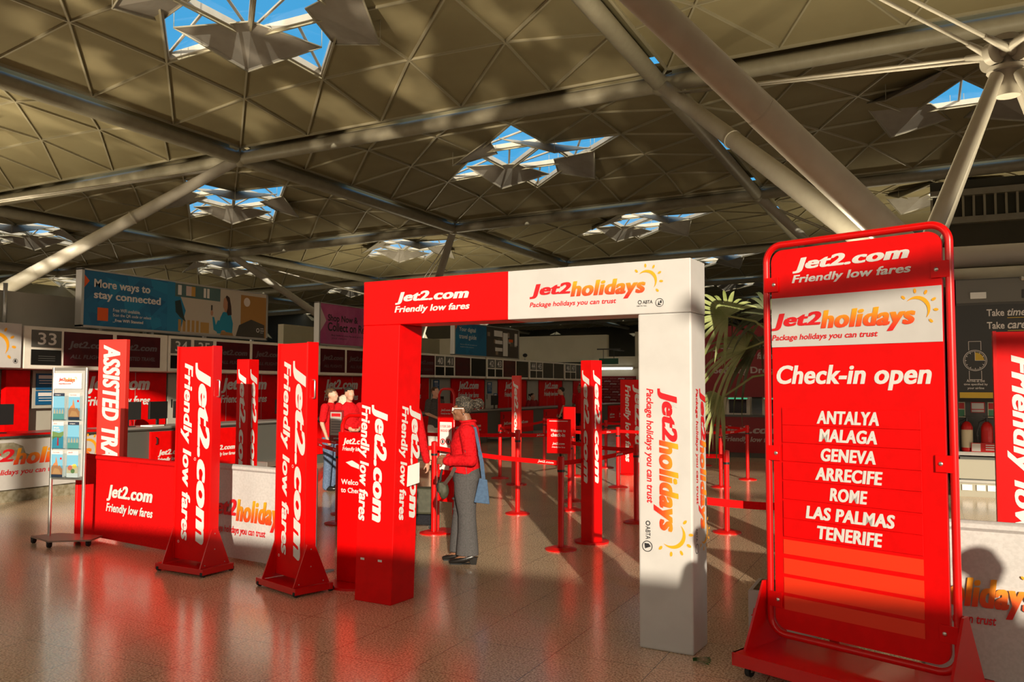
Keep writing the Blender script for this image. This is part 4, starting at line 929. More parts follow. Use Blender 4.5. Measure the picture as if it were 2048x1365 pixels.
# ------------------------------------------------------------------ service pod round the right-hand tree column
t = thing('service_pod', 'dark grey service pod with a travel advice poster, behind the departures sign', 'kiosk', (.40, 15.2, 0))
m = MB(); m.box(0, .10, 0, 4.6, 0, 3.42); m.box(3.9, 4.0, 0, 4.6, 0, 3.42); m.box(0, 4.0, .5, 4.6, 0, 3.42); m.box(.0, 4.0, 0, .5, 3.0, 3.42); m.box(0, 4.0, .0, .5, 0, .62); m.build('carcass', DGREY, t)
bx('header_panel', mat('mid_grey_panel', (.15, .15, .135), .5), t, .1, 4.0, -.02, 0, 3.04, 3.40)
bx('poster', mat('charcoal_poster', (.022, .024, .022), .4), t, .10, 3.9, -.015, .0, 1.54, 3.0)
bx('poster_base', YEL, t, .12, 3.88, -.022, -.015, 1.54, 1.63)
bx('low_panel', mat('beige_panel', (.33, .31, .24), .5), t, 0, 4.0, -.03, 0, .28, .58); bx('shelf_edge', ALU, t, -.02, 4.0, -.05, .02, .645, .70); bx('kick_panel', mat('beige_panel', (.33, .31, .24), .5), t, 0, 4.0, -.02, 0, 0, .22)
bx('kick_strip', ALU, t, -.02, 4.0, -.045, 0, .22, .26)
m = MB()
for xx, w_ in ((.12, .14), (.32, .12), (.47, .12)): m.box(xx, xx + w_, -.04, -.03, .10, .19)
m.build('socket', PAPER, t)
d = Decal((0, -.015, 0), *FX); d.text('Take', .52, 2.82, .24, .11, LET, .02); d.text('time', .80, 2.82, .25, .11, LET, .02, .25); d.rect(.80, 2.785, 1.05, 2.795, YEL)
d.text('Take', .52, 2.62, .24, .11, LET, .02); d.text('care', .80, 2.62, .25, .09, LET, .02, .25); d.rect(.80, 2.585, 1.05, 2.595, YEL)
cx_, cz_ = .345, 2.13
d.ring(cx_, cz_, .165, .008, LET, 36); d.ring(cx_, cz_, .145, .005, LET, 36)
for s in (1, -1):
    z_ = cz_ + s * .16; z2_ = cz_ + s * .30
    for e0, e1 in (((cx_ - .085, z_), (cx_ - .085, z2_)), ((cx_ + .085, z_), (cx_ + .085, z2_)), ((cx_ - .085, z2_), (cx_ + .085, z2_))): d.line(e0, e1, .007, LET)
d.poly([(cx_, cz_)] + [(cx_ + .125 * cos(a * pi / 16), cz_ + .125 * sin(a * pi / 16)) for a in range(9)], YEL); d.line((cx_, cz_), (cx_, cz_ + .12), .006, LET); d.line((cx_, cz_), (cx_ + .12, cz_), .006, LET)
for k in range(12): a = k * pi / 6; d.line((cx_ + .118 * cos(a), cz_ + .118 * sin(a)), (cx_ + .14 * cos(a), cz_ + .14 * sin(a)), .008, LET)
d.text('Arrive at the', .22, 1.79, .25, .045, LET, .01); d.text('time specified by', .18, 1.73, .33, .045, LET, .01); d.text('your airline', .23, 1.67, .23, .045, LET, .01); d.build('lettering', t)
for xx in (.3, 1.2):
    m = MB(); m.box(xx, xx + .22, -.05, -.02, 3.10, 3.20); m.build('fitting', ALU if xx < 1 else CHROME, t)
m = MB(); m.box(1.0, 1.42, -.03, -.02, 3.09, 3.22); m.build('camera_slot', BLACK, t, .004)
m = MB(); m.tube([(1.0, -.03, 3.40), (1.0, -.09, 3.38), (1.36, -.09, 3.38), (1.36, -.03, 3.40)], .03, 8); m.build('rail_handle', CHROME, t)
for k, xx in enumerate((.61, .89)):
    t = thing('fire_extinguisher', ['red fire extinguisher with cream label, on the pod shelf, left one', 'red fire extinguisher on the pod shelf, right one by the red banner'][k], 'fire extinguisher', (xx, 15.30, .70), 0, 'fire extinguishers on the pod shelf')
    m = MB(); m.loft([((0, 0, .0), .075, .075), ((0, 0, .02), .085, .085), ((0, 0, .38), .085, .085), ((0, 0, .44), .06, .06), ((0, 0, .47), .025, .025)], n=20); m.build('cylinder', EXTR, t)
    m = MB(); m.cyl((0, 0, .46), (0, 0, .53), .022, n=10); m.box(-.07, .09, -.012, .012, .51, .525); m.box(-.05, .10, -.012, .012, .55, .562); m.build('valve', BLACK, t)
    m = MB(); m.tube([(-.02, -.02, .50), (-.10, -.03, .46), (-.14, -.03, .30), (-.13, -.03, .12), (-.10, -.03, .06)], .012, 8); m.build('hose', BLACK, t)
    m = MB(); m.cyl((0, 0, .06), (0, 0, .34), .0862, n=20, caps=False); m.build('label', CREAM if k == 0 else EXTR, t)
for k, (xx, c_, lab) in enumerate(((.49, CREAM, 'small cream and red extinguisher sign, left of three on the pod'), (.69, EXTR, 'square red fire alarm sign, middle of three on the pod'), (.93, CREAM, 'small cream and red extinguisher sign, right of three on the pod'))):
    t = thing('fire_sign', lab, 'sign', (xx, 15.69, 0), 0, 'fire signs above the extinguishers'); w_ = .12 if k != 1 else .2
    bx('plate', c_, t, 0, w_, 0, .008, 1.22 if k != 1 else 1.30, 1.47)
    d = Decal((0, 0, 0), *FX); d.rect(.012, 1.36, w_ - .012, 1.455, EXTR if k != 1 else LET); d.rect(.012, 1.31 if k == 1 else 1.235, w_ - .012, 1.345, GREEN if k != 1 else LET); d.build('symbol', t)
t = thing('fire_label', 'red and white instruction strip on the shelf before the extinguishers', 'sign', (.66, 15.19, .70)); bx('plate', EXTR, t, 0, .5, 0, .01, 0, .14); d = Decal((0, 0, 0), *FX); d.rect(.01, .01, .13, .13, LET)
for q in range(3): d.rect(.2, .03 + q * .035, .46, .045 + q * .035, LET)
d.build('symbol', t)

# ------------------------------------------------------------------ palm in a white box
t = thing('palm_planter', 'white box planter half hidden behind the departures sign', 'planter', (-1.11, 6.03, 0))
bx('box', WHITE, t, 0, .42, 0, .42, 0, .31, .006); bx('soil', BARK, t, .03, .39, .03, .39, .29, .313); d = Decal((0, 0, 0), *FX); d.text('Jet2holidays', .02, .14, .30, .055, LETRED, .04, .2); d.rect(.03, .10, .28, .11, LETRED); d.build('lettering', t)
PB = Vector((-.88, 6.28, 0))
t = thing('fan_palm', 'artificial fan palm with drooping green leaves between the archway and departures sign', 'plant', (PB.x, PB.y, .31))
m = MB(); m.tube([(0, 0, 0), (.01, 0, .5), (-.01, .01, 1.1), (0, 0, 1.75)], [.045, .04, .036, .03], 10); m.build('stem', BARK, t)
def fan_leaf(base, tip, nrm, R, n, a0, a1, droop, m_, parent=t, wid=.030):
    base = Vector(base); tip = Vector(tip); mm = MB(); mm.tube([base, base.lerp(tip, .5) + Vector((0, 0, .06)), tip], .008, 6, 0)
    ax = (tip - base).normalized(); nn = Vector(nrm).normalized(); sd_ = ax.cross(nn).normalized(); rnd = random.Random(int(R * 1000) + n)
    for k in range(n):
        a = radians(a0 + (a1 - a0) * k / (n - 1)); dr = (ax * cos(a) + sd_ * sin(a)).normalized(); L = R * rnd.uniform(.8, 1.08); w0 = wid * rnd.uniform(.8, 1.1); pr = dr.cross(nn).normalized(); dp = droop * rnd.uniform(.75, 1.3); vs_ = []
        N_ = 7
        for q in range(N_ + 1):
            s = q / N_; c = tip + dr * L * s * (1 - .22 * dp * s * s) + Vector((0, 0, -1)) * L * dp * .55 * s ** 2.4
            w_ = w0 * (.25 + 2.2 * s * (1 - s) + .45 * (1 - s)) * (1 - s ** 6) + .0008
            vs_ += [c - pr * w_ * .5 + nn * w_ * .16, c, c + pr * w_ * .5 + nn * w_ * .16]
        fs_ = []
        for q in range(N_):
            fs_ += [(q * 3, q * 3 + 1, q * 3 + 4, q * 3 + 3), (q * 3 + 1, q * 3 + 2, q * 3 + 5, q * 3 + 4)]
        mm.add(vs_, fs_, 0, True)
    return mm.build('leaf', m_, parent, recalc=False)
z0 = -.31
fan_leaf((0, 0, 1.7), (-.40, -.02, 2.22 + z0), (.15, -.9, .55), .42, 17, -115, 115, .55, LEAFG)
fan_leaf((0, 0, 1.65), (-.28, .05, 1.98 + z0), (-.35, -.75, .5), .62, 15, -70, 95, 1.3, LEAFG)
fan_leaf((0, 0, 1.72), (-.12, .10, 2.24 + z0), (.1, -.8, .6), .42, 16, -100, 100, .9, LEAFD)
fan_leaf((0, 0, 1.6), (-.22, .16, 1.98 + z0), (-.2, -.9, .4), .46, 14, -90, 90, 1.5, LEAFD)
fan_leaf((0, 0, 1.55), (-.46, .12, 2.20 + z0), (-.3, -.8, .3), .34, 12, -60, 100, 1.6, LEAFD)
fan_leaf((0, 0, 1.5), (-.45, .0, 1.62 + z0), (-.2, -.9, .4), .36, 10, -80, 60, 1.2, LEAFG)
fan_leaf((0, 0, 1.6), (.3, .1, 2.1 + z0), (.2, -.9, .4), .42, 14, -90, 90, 1.2, LEAFD)
t = thing('fallen_leaf', 'small green leaf lying on the floor at the foot of the white column', 'leaf', (-1.27, 5.33, 0), .2)
m = MB()
for k in range(5):
    a = -.5 + k * .22; P = []
    for q in range(6): s = q / 5; P += [(.11 * s * cos(a) - .05 + .0 * k, .11 * s * sin(a) + .018 * s * (1 - s) * 2, .004 + .02 * s * (1 - s) + .003 * k), (.11 * s * cos(a) - .05, .11 * s * sin(a) - .018 * s * (1 - s) * 2, .012 + .02 * s * (1 - s) + .003 * k)]
    m.add(P, [(q * 2, q * 2 + 1, q * 2 + 3, q * 2 + 2) for q in range(5)], 0, True)
m.build('blade', FLEAF, t, recalc=False)

# ------------------------------------------------------------------ brochure stand
t = thing('brochure_stand', 'tall silver brochure stand on a castor base at the far left', 'stand', (-8.54, 6.19, 0), atan2(.10, .39))
for xx in (0, .405):
    m = MB(); m.cyl((xx, 0, .06), (xx, 0, 1.89), .018, n=14); m.build('post', CHROME, t)
bx('back_panel', mat('stand_panel', (.52, .52, .50), .4, .3), t, .015, .39, -.006, .006, .72, 1.87); m = MB(); m.box(.0, .405, -.012, .012, 1.86, 1.89); m.box(.0, .405, -.012, .012, .68, .72); m.build('rail', CHROME, t)
hd = bx('header_card', PAPER, t, .02, .36, -.022, -.012, 1.66, 1.83); d = Decal((.02, -.022, 1.66), *FX); logo_hol(d, .06, .075, .20, h=.045); d.build('lettering', hd)
m = MB(); m.prism([(-.16, -.08), (.24, -.30), (.62, -.14), (.56, .12), (.0, .16)], 'z', .062, .078); m.build('base', mat('base_plate', (.30, .22, .18), .35, .4), t)
for (xx, yy) in ((-.13, -.07), (.22, -.26), (.56, -.10), (.28, .10)):
    m = MB(); m.cyl((xx - .012, yy, .030), (xx + .012, yy, .030), .030, n=16); wl = m.build('castor_wheel', RUBBER, t)
    m = MB(); m.box(xx - .02, xx - .014, yy - .02, yy + .02, .02, .06); m.box(xx + .014, xx + .02, yy - .02, yy + .02, .02, .06); m.box(xx - .022, xx + .022, yy - .022, yy + .022, .055, .063); m.build('castor_fork', BLACK, wl)
stand = t; SM = Matrix.Translation((-8.54, 6.19, 0)) @ Matrix.Rotation(atan2(.10, .39), 4, 'Z')
skyb = C_('brochure_sky', (.16, .42, .60)); sea = C_('brochure_sea', (.04, .28, .40)); sand = C_('brochure_sand', (.62, .50, .33)); terra = C_('brochure_terra', (.50, .20, .08)); navy = C_('brochure_navy', (.02, .03, .06)); tealp = C_('brochure_teal', (.12, .36, .33)); limeg = C_('brochure_green', (.12, .22, .07))
def cover(d, w_, h, style):
    if style == 0:
        d.rect(0, 0, w_, h, skyb); d.layer = 1; d.rect(0, h * .88, w_, h, navy); d.rect(0, 0, w_, h * .22, tealp); d.layer = 2
        for q in range(4): d.poly([(w_ * (.06 + .24 * q), h * .22), (w_ * (.22 + .24 * q), h * .22), (w_ * (.2 + .24 * q), h * .34), (w_ * (.14 + .24 * q), h * .42), (w_ * (.08 + .24 * q), h * .34)], sand)
        d.text('indulgent', w_ * .15, h * .905, w_ * .5, h * .05, LET, .02)
    elif style == 1:
        d.rect(0, 0, w_, h, skyb); d.layer = 1; d.rect(0, h * .86, w_, h, LET); d.rect(0, 0, w_, h * .1, navy); d.poly([(0, h * .1), (w_, h * .1), (w_, h * .3), (w_ * .75, h * .45), (w_ * .62, h * .40), (w_ * .5, h * .62), (w_ * .40, h * .78), (w_ * .34, h * .55), (w_ * .2, h * .5), (0, h * .35)], terra); d.layer = 2
        d.poly([(w_ * .1, h * .12), (w_ * .9, h * .12), (w_ * .7, h * .30), (w_ * .3, h * .34)], C_('brochure_amber', (.62, .30, .12))); d.disc(w_ * .84, h * .70, w_ * .09, LETRED); d.text('City breaks', w_ * .1, h * .9, w_ * .6, h * .05, LETRED, .02)
    elif style == 2:
        d.rect(0, 0, w_, h, sea); d.layer = 1; d.rect(0, h * .86, w_, h, LET); d.rect(0, h * .58, w_, h * .86, skyb); d.poly([(0, h * .3), (w_ * .3, h * .42), (w_ * .7, h * .38), (w_, h * .5), (w_, h * .64), (w_ * .6, h * .58), (0, h * .64)], limeg); d.layer = 2; d.poly([(w_ * .45, h * .1), (w_ * .6, h * .1), (w_ * .56, h * .4), (w_ * .48, h * .4)], LETRED); d.text('SPAIN', w_ * .1, h * .74, w_ * .5, h * .07, LET, .03); d.text('BEACHES', w_ * .1, h * .65, w_ * .6, h * .07, LET, .03); d.text('Jet2', w_ * .1, h * .9, w_ * .3, h * .05, LETRED, .03)
    else:
        d.rect(0, 0, w_, h, skyb); d.layer = 1; d.rect(0, h * .84, w_, h, LET); d.rect(0, 0, w_, h * .16, LET); d.poly([(0, h * .16), (w_, h * .16), (w_, h * .4), (w_ * .6, h * .5), (w_ * .3, h * .44), (0, h * .38)], sand); d.layer = 2; d.disc(w_ * .3, h * .36, w_ * .2, C_('brochure_coral', (.70, .16, .10))); d.disc(w_ * .7, h * .42, w_ * .18, C_('brochure_yellow', (.80, .55, .08))); d.disc(w_ * .55, h * .24, w_ * .18, limeg); d.text('Jet2', w_ * .1, h * .9, w_ * .4, h * .06, LETRED, .03)
styles = [(0, 'top left pocket, pale beach cover with navy title band'), (1, 'top right pocket, terracotta cathedral cover'), (2, 'middle left pocket, blue sea cover with a red figure'), (0, 'middle right pocket, pale beach cover with navy title band'), (1, 'bottom left pocket, terracotta cathedral cover'), (3, 'bottom right pocket, colourful picnic cover')]
for k, (sty, lab) in enumerate(styles):
    r_, c_ = divmod(k, 2); zz = 1.335 - .31 * r_; xx = .02 + c_ * .19
    m = MB(); m.box(xx, xx + .155, -.045, -.04, zz - .01, zz + .12); m.box(xx, xx + .155, -.045, -.006, zz - .015, zz - .01); m.box(xx - .002, xx, -.045, -.006, zz - .015, zz + .25); m.box(xx + .155, xx + .157, -.045, -.006, zz - .015, zz + .25); m.build('pocket', ACRYL, stand, recalc=False)
    b_ = thing('brochure', 'holiday brochure in the ' + lab, 'brochure', SM @ Vector((xx + .008, -.034, zz - .006)), atan2(.10, .39), 'brochures in the silver stand')
    bx('pages', PAPER, b_, 0, .138, 0, .026, 0, .285); d = Decal((0, 0, 0), *FX, lift=.0008); cover(d, .138, .285, sty); d.build('cover', b_)

# ------------------------------------------------------------------ people (local frame: facing -Y, their left is +X)
def remeshed(mb, name, m_, parent, vox=.012, smooth=3):
    me = mb.mesh(name, m_); o = bpy.data.objects.new(name, me); COL.objects.link(o)
    r = o.modifiers.new('r', 'REMESH'); r.mode = 'VOXEL'; r.voxel_size = vox; r.use_smooth_shade = True
    s = o.modifiers.new('s', 'SMOOTH'); s.factor = .5; s.iterations = smooth
    dg = bpy.context.evaluated_depsgraph_get(); me2 = bpy.data.meshes.new_from_object(o.evaluated_get(dg)); bpy.data.objects.remove(o)
    me2.materials.clear(); me2.materials.append(m_); me2.name = name
    o = bpy.data.objects.new(name, me2); COL.objects.link(o); o.parent = parent
    return o
def limb(mb, pts, rs, n=12):
    for k in range(len(pts) - 1):
        mb.cyl(pts[k], pts[k + 1], rs[k], rs[k + 1], n)
    for p, r in zip(pts, rs): mb.ell(p, (r, r, r), n, 8)
def hand(mb, wrist, d, palm_n, s=1.0, curl=.5, thumb=1):
    """palm, four bent fingers of unequal length and a side thumb"""
    w_ = Vector(wrist); d = Vector(d).normalized(); nn = Vector(palm_n); nn = (nn - d * nn.dot(d)).normalized(); sd_ = d.cross(nn)
    M = Matrix((sd_, d, nn)).transposed()
    mb.ell(w_ + d * .05 * s, (.038 * s, .052 * s, .017 * s), 12, 8, rot=M)
    for k, (off, L) in enumerate(((-.028, .062), (-.010, .072), (.009, .068), (.027, .052))):
        p0 = w_ + d * .088 * s + sd_ * off * s; a = .25 + curl * .6; p1 = p0 + (d * cos(a) + nn * sin(a)) * L * .5 * s; a2 = a + curl * 1.3; p2 = p1 + (d * cos(a2) + nn * sin(a2)) * L * .5 * s
        limb(mb, [p0, p1, p2], [.0088 * s, .0082 * s, .007 * s], 8)
    p0 = w_ + d * .03 * s + sd_ * -.034 * s * thumb; p1 = p0 + (d * .6 - sd_ * .6 * thumb + nn * .4).normalized() * .035 * s; p2 = p1 + (d * .9 - sd_ * .1 * thumb + nn * .5).normalized() * .03 * s
    limb(mb, [p0, p1, p2], [.012 * s, .0098 * s, .008 * s], 8)
def head(mb, c, s=1.0, yaw=0.0, pitch=0.0):
    R_ = Matrix.Rotation(yaw, 3, 'Z') @ Matrix.Rotation(pitch, 3, 'X'); c = Vector(c); P = lambda x_, y_, z_: c + R_ @ (Vector((x_, y_, z_)) * s)
    E = lambda x_, y_, z_, a, b_, h: mb.ell(P(x_, y_, z_), (a * s, b_ * s, h * s), 16, 12, rot=R_)
    E(0, .012, .035, .073, .092, .085); E(0, -.02, -.01, .062, .072, .085); E(0, -.045, -.062, .046, .042, .045)
    E(0, -.080, -.082, .022, .018, .020)
    mb.loft([(P(0, -.082, .028), .009 * s, .010 * s), (P(0, -.100, .0), .011 * s, .012 * s), (P(0, -.108, -.020), .015 * s, .014 * s), (P(0, -.096, -.030), .015 * s, .010 * s)], side=R_ @ Vector((1, 0, 0)), n=10)
    E(0, -.088, -.048, .024, .013, .008); E(0, -.087, -.060, .021, .013, .009)
    for q in (-1, 1):
        E(.030 * q, -.080, .032, .020, .012, .008); E(.034 * q, -.072, -.012, .020, .02, .02); E(.074 * q, .012, -.005, .010, .02, .032)
    return P, R_
def eyes(parent, P, R_, s=1.0):
    m = MB()
    for q in (-1, 1):
        m.ell(P(.029 * q, -.083, .012), (.011 * s, .008 * s, .007 * s), 10, 8, 0, R_); m.ell(P(.029 * q, -.089, .012), (.005 * s, .004 * s, .005 * s), 8, 6, 1, R_)
    m.build('eyes', [mat('eye_white', (.7, .68, .65), .3), INK], parent)
def person(label, loc, rz, h=1.7, skin=SKINL, top=RED, bottom=DARKC, hair=HAIRD, style='short', armL=None, armR=None, yaw=0.0, pitch=0.0, shorts=False, vox=.014, hold_sleeve=True, short_sleeve=True, girth=1.0):
    t = thing('person', label, 'person', loc, rz); s = h / 1.7; V = lambda *a: Vector(a) * s; g = girth
    sh = [(.185 * g, 0, 1.385), (-.185 * g, 0, 1.385)]
    arms = [armL or ((.25, .03, 1.12), (.24, -.06, .88)), armR or ((-.25, .03, 1.12), (-.24, -.06, .88))]
    b_ = MB(); c_ = V(0, -.015, 1.585); P, R_ = head(b_, c_, s, yaw, pitch)
    limb(b_, [V(0, .012, 1.36), V(0, .0, 1.50)], [.056 * s, .050 * s])
    b_.loft([(V(0, 0, .86), .15 * s * g, .10 * s * g), (V(0, 0, 1.05), .13 * s * g, .09 * s * g), (V(0, 0, 1.3), .16 * s * g, .10 * s * g), (V(0, 0, 1.42), .08 * s, .06 * s)])
    for k in (0, 1):
        e_, w2 = arms[k]; S_ = V(*sh[k]); E_ = V(*e_); W = V(*w2); limb(b_, [S_, E_, W], [.050 * s, .038 * s, .026 * s]); dd = (W - E_).normalized()
        hand(b_, W, dd, Vector((-1 if k == 0 else 1, 0, 0)) if abs(dd.x) < .8 else Vector((0, 0, -1)), s, .5, -1 if k == 0 else 1)
    for q in (-1, 1):
        limb(b_, [V(.09 * q, 0, .88), V(.095 * q, -.01, .48), V(.10 * q, .02, .09)], [.082 * s * g, .055 * s, .038 * s]); b_.ell(V(.10 * q, -.06, .04), (.04 * s, .11 * s, .035 * s))
    remeshed(b_, 'body', skin, t, vox)
    c = MB(); e0 = .012
    c.loft([(V(0, 0, .84), .165 * s * g, .118 * s * g), (V(0, 0, .95), .165 * s * g, .118 * s * g), (V(0, 0, 1.08), .15 * s * g, .11 * s * g), (V(0, 0, 1.28), .178 * s * g, .122 * s * g), (V(0, .005, 1.38), .165 * s * g, .10 * s), (V(0, .01, 1.44), .075 * s, .062 * s), (V(0, .012, 1.465), .058 * s, .055 * s)], n=24)
    for k in (0, 1):
        e_, w2 = arms[k]; S_ = V(*sh[k]); E_ = V(*e_); W = V(*w2)
        if short_sleeve: limb(c, [S_, S_.lerp(E_, .75)], [.072 * s, .062 * s])
        else: limb(c, [S_, E_, E_.lerp(W, .95)], [.070 * s, .055 * s, .042 * s])
    remeshed(c, 'top', top, t, vox)
    p = MB(); p.loft([(V(0, 0, .80), .155 * s * g, .11 * s * g), (V(0, 0, .92), .158 * s * g, .112 * s * g), (V(0, 0, .98), .15 * s * g, .105 * s * g)], n=20)
    for q in (-1, 1): limb(p, [V(.088 * q, 0, .86), V(.095 * q, -.01, .50)] + ([] if shorts else [V(.10 * q, .015, .07)]), [.095 * s * g, .075 * s] + ([] if shorts else [.066 * s]))
    remeshed(p, 'trousers', bottom, t, vox)
    for q in (-1, 1):
        m = MB(); m.ell(V(.10 * q, -.055, .042), (.047 * s, .125 * s, .042 * s)); m.build('shoe', SHOE, t)
    hm = MB()
    if style == 'short': hm.ell(P(0, .022, .045), (.079 * s, .096 * s, .084 * s), 18, 12, 0, R_)
    elif style == 'crop': hm.ell(P(0, .022, .042), (.0765 * s, .0935 * s, .084 * s), 18, 12, 0, R_)
    elif style == 'bun': hm.ell(P(0, .022, .042), (.079 * s, .097 * s, .085 * s), 18, 12, 0, R_); hm.ell(P(0, .135, .06), (.038 * s, .036 * s, .038 * s), 14, 10, 0, R_)
    elif style == 'long': hm.ell(P(0, .022, .042), (.082 * s, .10 * s, .088 * s), 18, 12, 0, R_); hm.loft([(P(0, .06, .03), .082 * s, .05 * s), (P(0, .075, -.08), .085 * s, .045 * s), (P(0, .08, -.2), .07 * s, .03 * s)])
    ho = hm.build('hair', hair, t)
    if style in ('short', 'crop', 'bun', 'long'):
        # keep the face and neck free of hair
        bm = bmesh.new(); bm.from_mesh(ho.data); inv = R_.inverted(); dele = []
        for v in bm.verts:
            l = inv @ (v.co - Vector(P(0, 0, 0))) / s
            if (l.y < -.045 and l.z < .065) or (l.z < .03 and l.y < .015) or l.z < (-.22 if style == 'long' else -.055): dele.append(v)
        bmesh.ops.delete(bm, geom=dele, context='VERTS'); bm.to_mesh(ho.data); bm.free()
    eyes(t, P, R_, s)
    return t, P, R_, V

# --- woman in the red jacket, standing side on under the archway
def main_woman():
    rz = radians(-68); t = thing('person', 'woman in red fleece jacket and grey flared trousers standing under the archway, facing left', 'person', (-4.02, 7.30, 0), rz)
    V = lambda *a: Vector(a); b_ = MB()
    hc = V(0, -.035, 1.468); P, R_ = head(b_, hc, .97, 0.0, .05)
    limb(b_, [V(0, .03, 1.25), V(0, -.005, 1.40)], [.058, .050])
    b_.loft([(V(0, .01, .80), .135, .105), (V(0, .0, .98), .13, .10), (V(0, .0, 1.2), .155, .11), (V(0, .02, 1.30), .08, .06)])
    aL = [V(.180, .03, 1.262), V(.225, .075, 1.005), V(.150, -.180, .985)]; aR = [V(-.180, .03, 1.262), V(-.225, .07, 1.005), V(-.10, -.195, .995)]
    for q, A in ((0, aL), (1, aR)):
        limb(b_, A, [.052, .042, .027]); dd = (A[2] - A[1]).normalized(); hand(b_, A[2] + dd * .01, dd + V(-.25 if q == 0 else .25, 0, .05), V(-1 if q == 0 else 1, 0, -.2), .92, .75, -1 if q == 0 else 1)
    for q, dy in ((1, .03), (-1, -.06)):
        limb(b_, [V(.075 * q, .01, .82), V(.085 * q, dy - .015, .46), V(.085 * q, dy + .03, .10)], [.072, .055, .036])
        limb(b_, [V(.085 * q, dy + .05, .085), V(.085 * q, dy - .03, .065), V(.085 * q, dy - .12, .028)], [.036, .036, .026])
    remeshed(b_, 'body', SKIN, t, .0065, 3)
    # jacket
    c = MB(); c.loft([(V(0, -.02, .865), .168, .150), (V(0, -.01, .93), .17, .148), (V(0, -.005, 1.0), .165, .138), (V(0, -.015, 1.12), .178, .142), (V(0, .005, 1.22), .182, .126), (V(0, .02, 1.285), .150, .098), (V(0, .022, 1.325), .078, .076), (V(0, .018, 1.36), .068, .070)], n=28)
    for A in (aL, aR):
        limb(c, [A[0], A[1], A[1].lerp(A[2], .90)], [.078, .064, .046])
        limb(c, [A[1].lerp(A[2], .86), A[1].lerp(A[2], .93)], [.049, .046])
        for f in (.35, .6, .8): c.ell(A[0].lerp(A[1], f) + V(.01, .0, .0), (.072, .072, .018)); c.ell(A[1].lerp(A[2], f), (.056, .02, .056))
    for k, z_ in enumerate((.90, .965, 1.03, 1.09)): c.ell(V(0, -.012, z_), (.172 - .002 * k, .149 - .003 * k, .017))
    jk = remeshed(c, 'jacket', JACKET, t, .008, 3)
    m = MB(); m.tube([V(.075 * cos(a), .018 + .074 * sin(a), 1.362 + .006 * sin(2 * a)) for a in [2 * pi * k / 20 for k in range(20)]], .012, 8, closed=True); m.build('collar', JACKET, jk)
    m = MB(); m.tube([V(.004, -.146, .92), V(.004, -.142, 1.0), V(.003, -.150, 1.1), V(.003, -.124, 1.22), V(.002, -.07, 1.31)], .004, 6); m.build('zip', DARKC, jk)
    # trousers, flared below the knee
    p = MB(); p.loft([(V(0, .0, .76), .155, .125), (V(0, .012, .84), .160, .142), (V(0, .005, .90), .155, .132), (V(0, -.004, .96), .145, .120)], n=24); p.ell(V(.07, .075, .82), (.075, .065, .075)); p.ell(V(-.07, .075, .82), (.075, .065, .075))
    for q, dy in ((1, .03), (-1, -.06)):
        p.loft([(V(.082 * q, .01, .82), .085, .118), (V(.085 * q, dy * .3, .66), .080, .108), (V(.087 * q, dy * .8, .47), .072, .086), (V(.087 * q, dy, .32), .076, .092), (V(.088 * q, dy + .0, .18), .080, .104), (V(.089 * q, dy - .0, .085), .083, .110)], n=22)
        for z_, rr in ((.50, .078), (.43, .076), (.60, .088)): p.ell(V(.087 * q, dy * .9 - .012, z_), (rr * .96, rr * 1.05, .012))
    tr = remeshed(p, 'trousers', TROUS, t, .009, 3)
    m = MB(); m.tube([V(.165, .02, .93), V(.168, .035, .80), V(.172, .03, .62), V(.163, .03, .45), V(.170, .03, .30), V(.178, .03, .06)], .0028, 5); m.build('side_seam', mat('seam_grey', (.09, .088, .088), .9), tr)
    for q, dy in ((1, .03), (-1, -.06)):
        m = MB(); y0 = dy
        m.loft([(V(.087 * q, y0 + .075, .085), .026, .030), (V(.087 * q, y0 + .04, .070), .036, .036), (V(.087 * q, y0 - .04, .046), .040, .034), (V(.087 * q, y0 - .12, .030), .042, .024), (V(.087 * q, y0 - .175, .022), .026, .014)], n=16)
        sh_ = m.build('shoe', SHOE, t); m = MB(); m.hexa([V(.087 * q - .025, y0 + .035, 0), V(.087 * q + .025, y0 + .035, 0), V(.087 * q + .025, y0 + .085, 0), V(.087 * q - .025, y0 + .085, 0), V(.087 * q - .028, y0 + .02, .06), V(.087 * q + .028, y0 + .02, .06), V(.087 * q + .03, y0 + .10, .07), V(.087 * q - .03, y0 + .10, .07)]); m.build('heel', SHOE, sh_)
        m = MB(); m.loft([(V(.087 * q, y0 + .03, .006), .034, .004), (V(.087 * q, y0 - .05, .006), .038, .004), (V(.087 * q, y0 - .17, .006), .026, .004)][::-1], side=(1, 0, 0), n=12); m.box(.087 * q - .032, .087 * q + .032, y0 - .16, y0 - .05, .0, .012); m.build('sole', RUBBER, sh_)
    # braided hair drawn back into a bun
    hm = MB(); s = .97
    hm.ell(P(0, .024, .045), (.080, .098, .086), 26, 18, 0, R_)
    ho = hm.build('hair', BRAID, t); bm = bmesh.new(); bm.from_mesh(ho.data); inv = R_.inverted(); dl = []
    for v in bm.verts:
        l = inv @ (v.co - Vector(P(0, 0, 0))) / s
        if (l.y < -.048 and l.z < .075) or (l.z < .02 and l.y < .02) or l.z < -.05: dl.append(v)
    bmesh.ops.delete(bm, geom=dl, context='VERTS'); bm.to_mesh(ho.data); bm.free()
    m = MB()
    for k in range(17):
        a = -1.35 + 2.7 * k / 16; pts = []
        for q in range(9):
            f = q / 8; th = radians(70) - radians(160) * f
            # from the hairline over the crown to the bun
            x_ = .078 * sin(a) * sin(pi * (.28 + .62 * f)) ; r_ = cos(a)
            pts.append(P(x_, -.060 + .17 * f, .045 + (.092 * r_ * sin(pi * (.28 + .55 * f)) if r_ > 0 else 0)))
        m.tube(pts, .006, 6)
    rnd = random.Random(2)
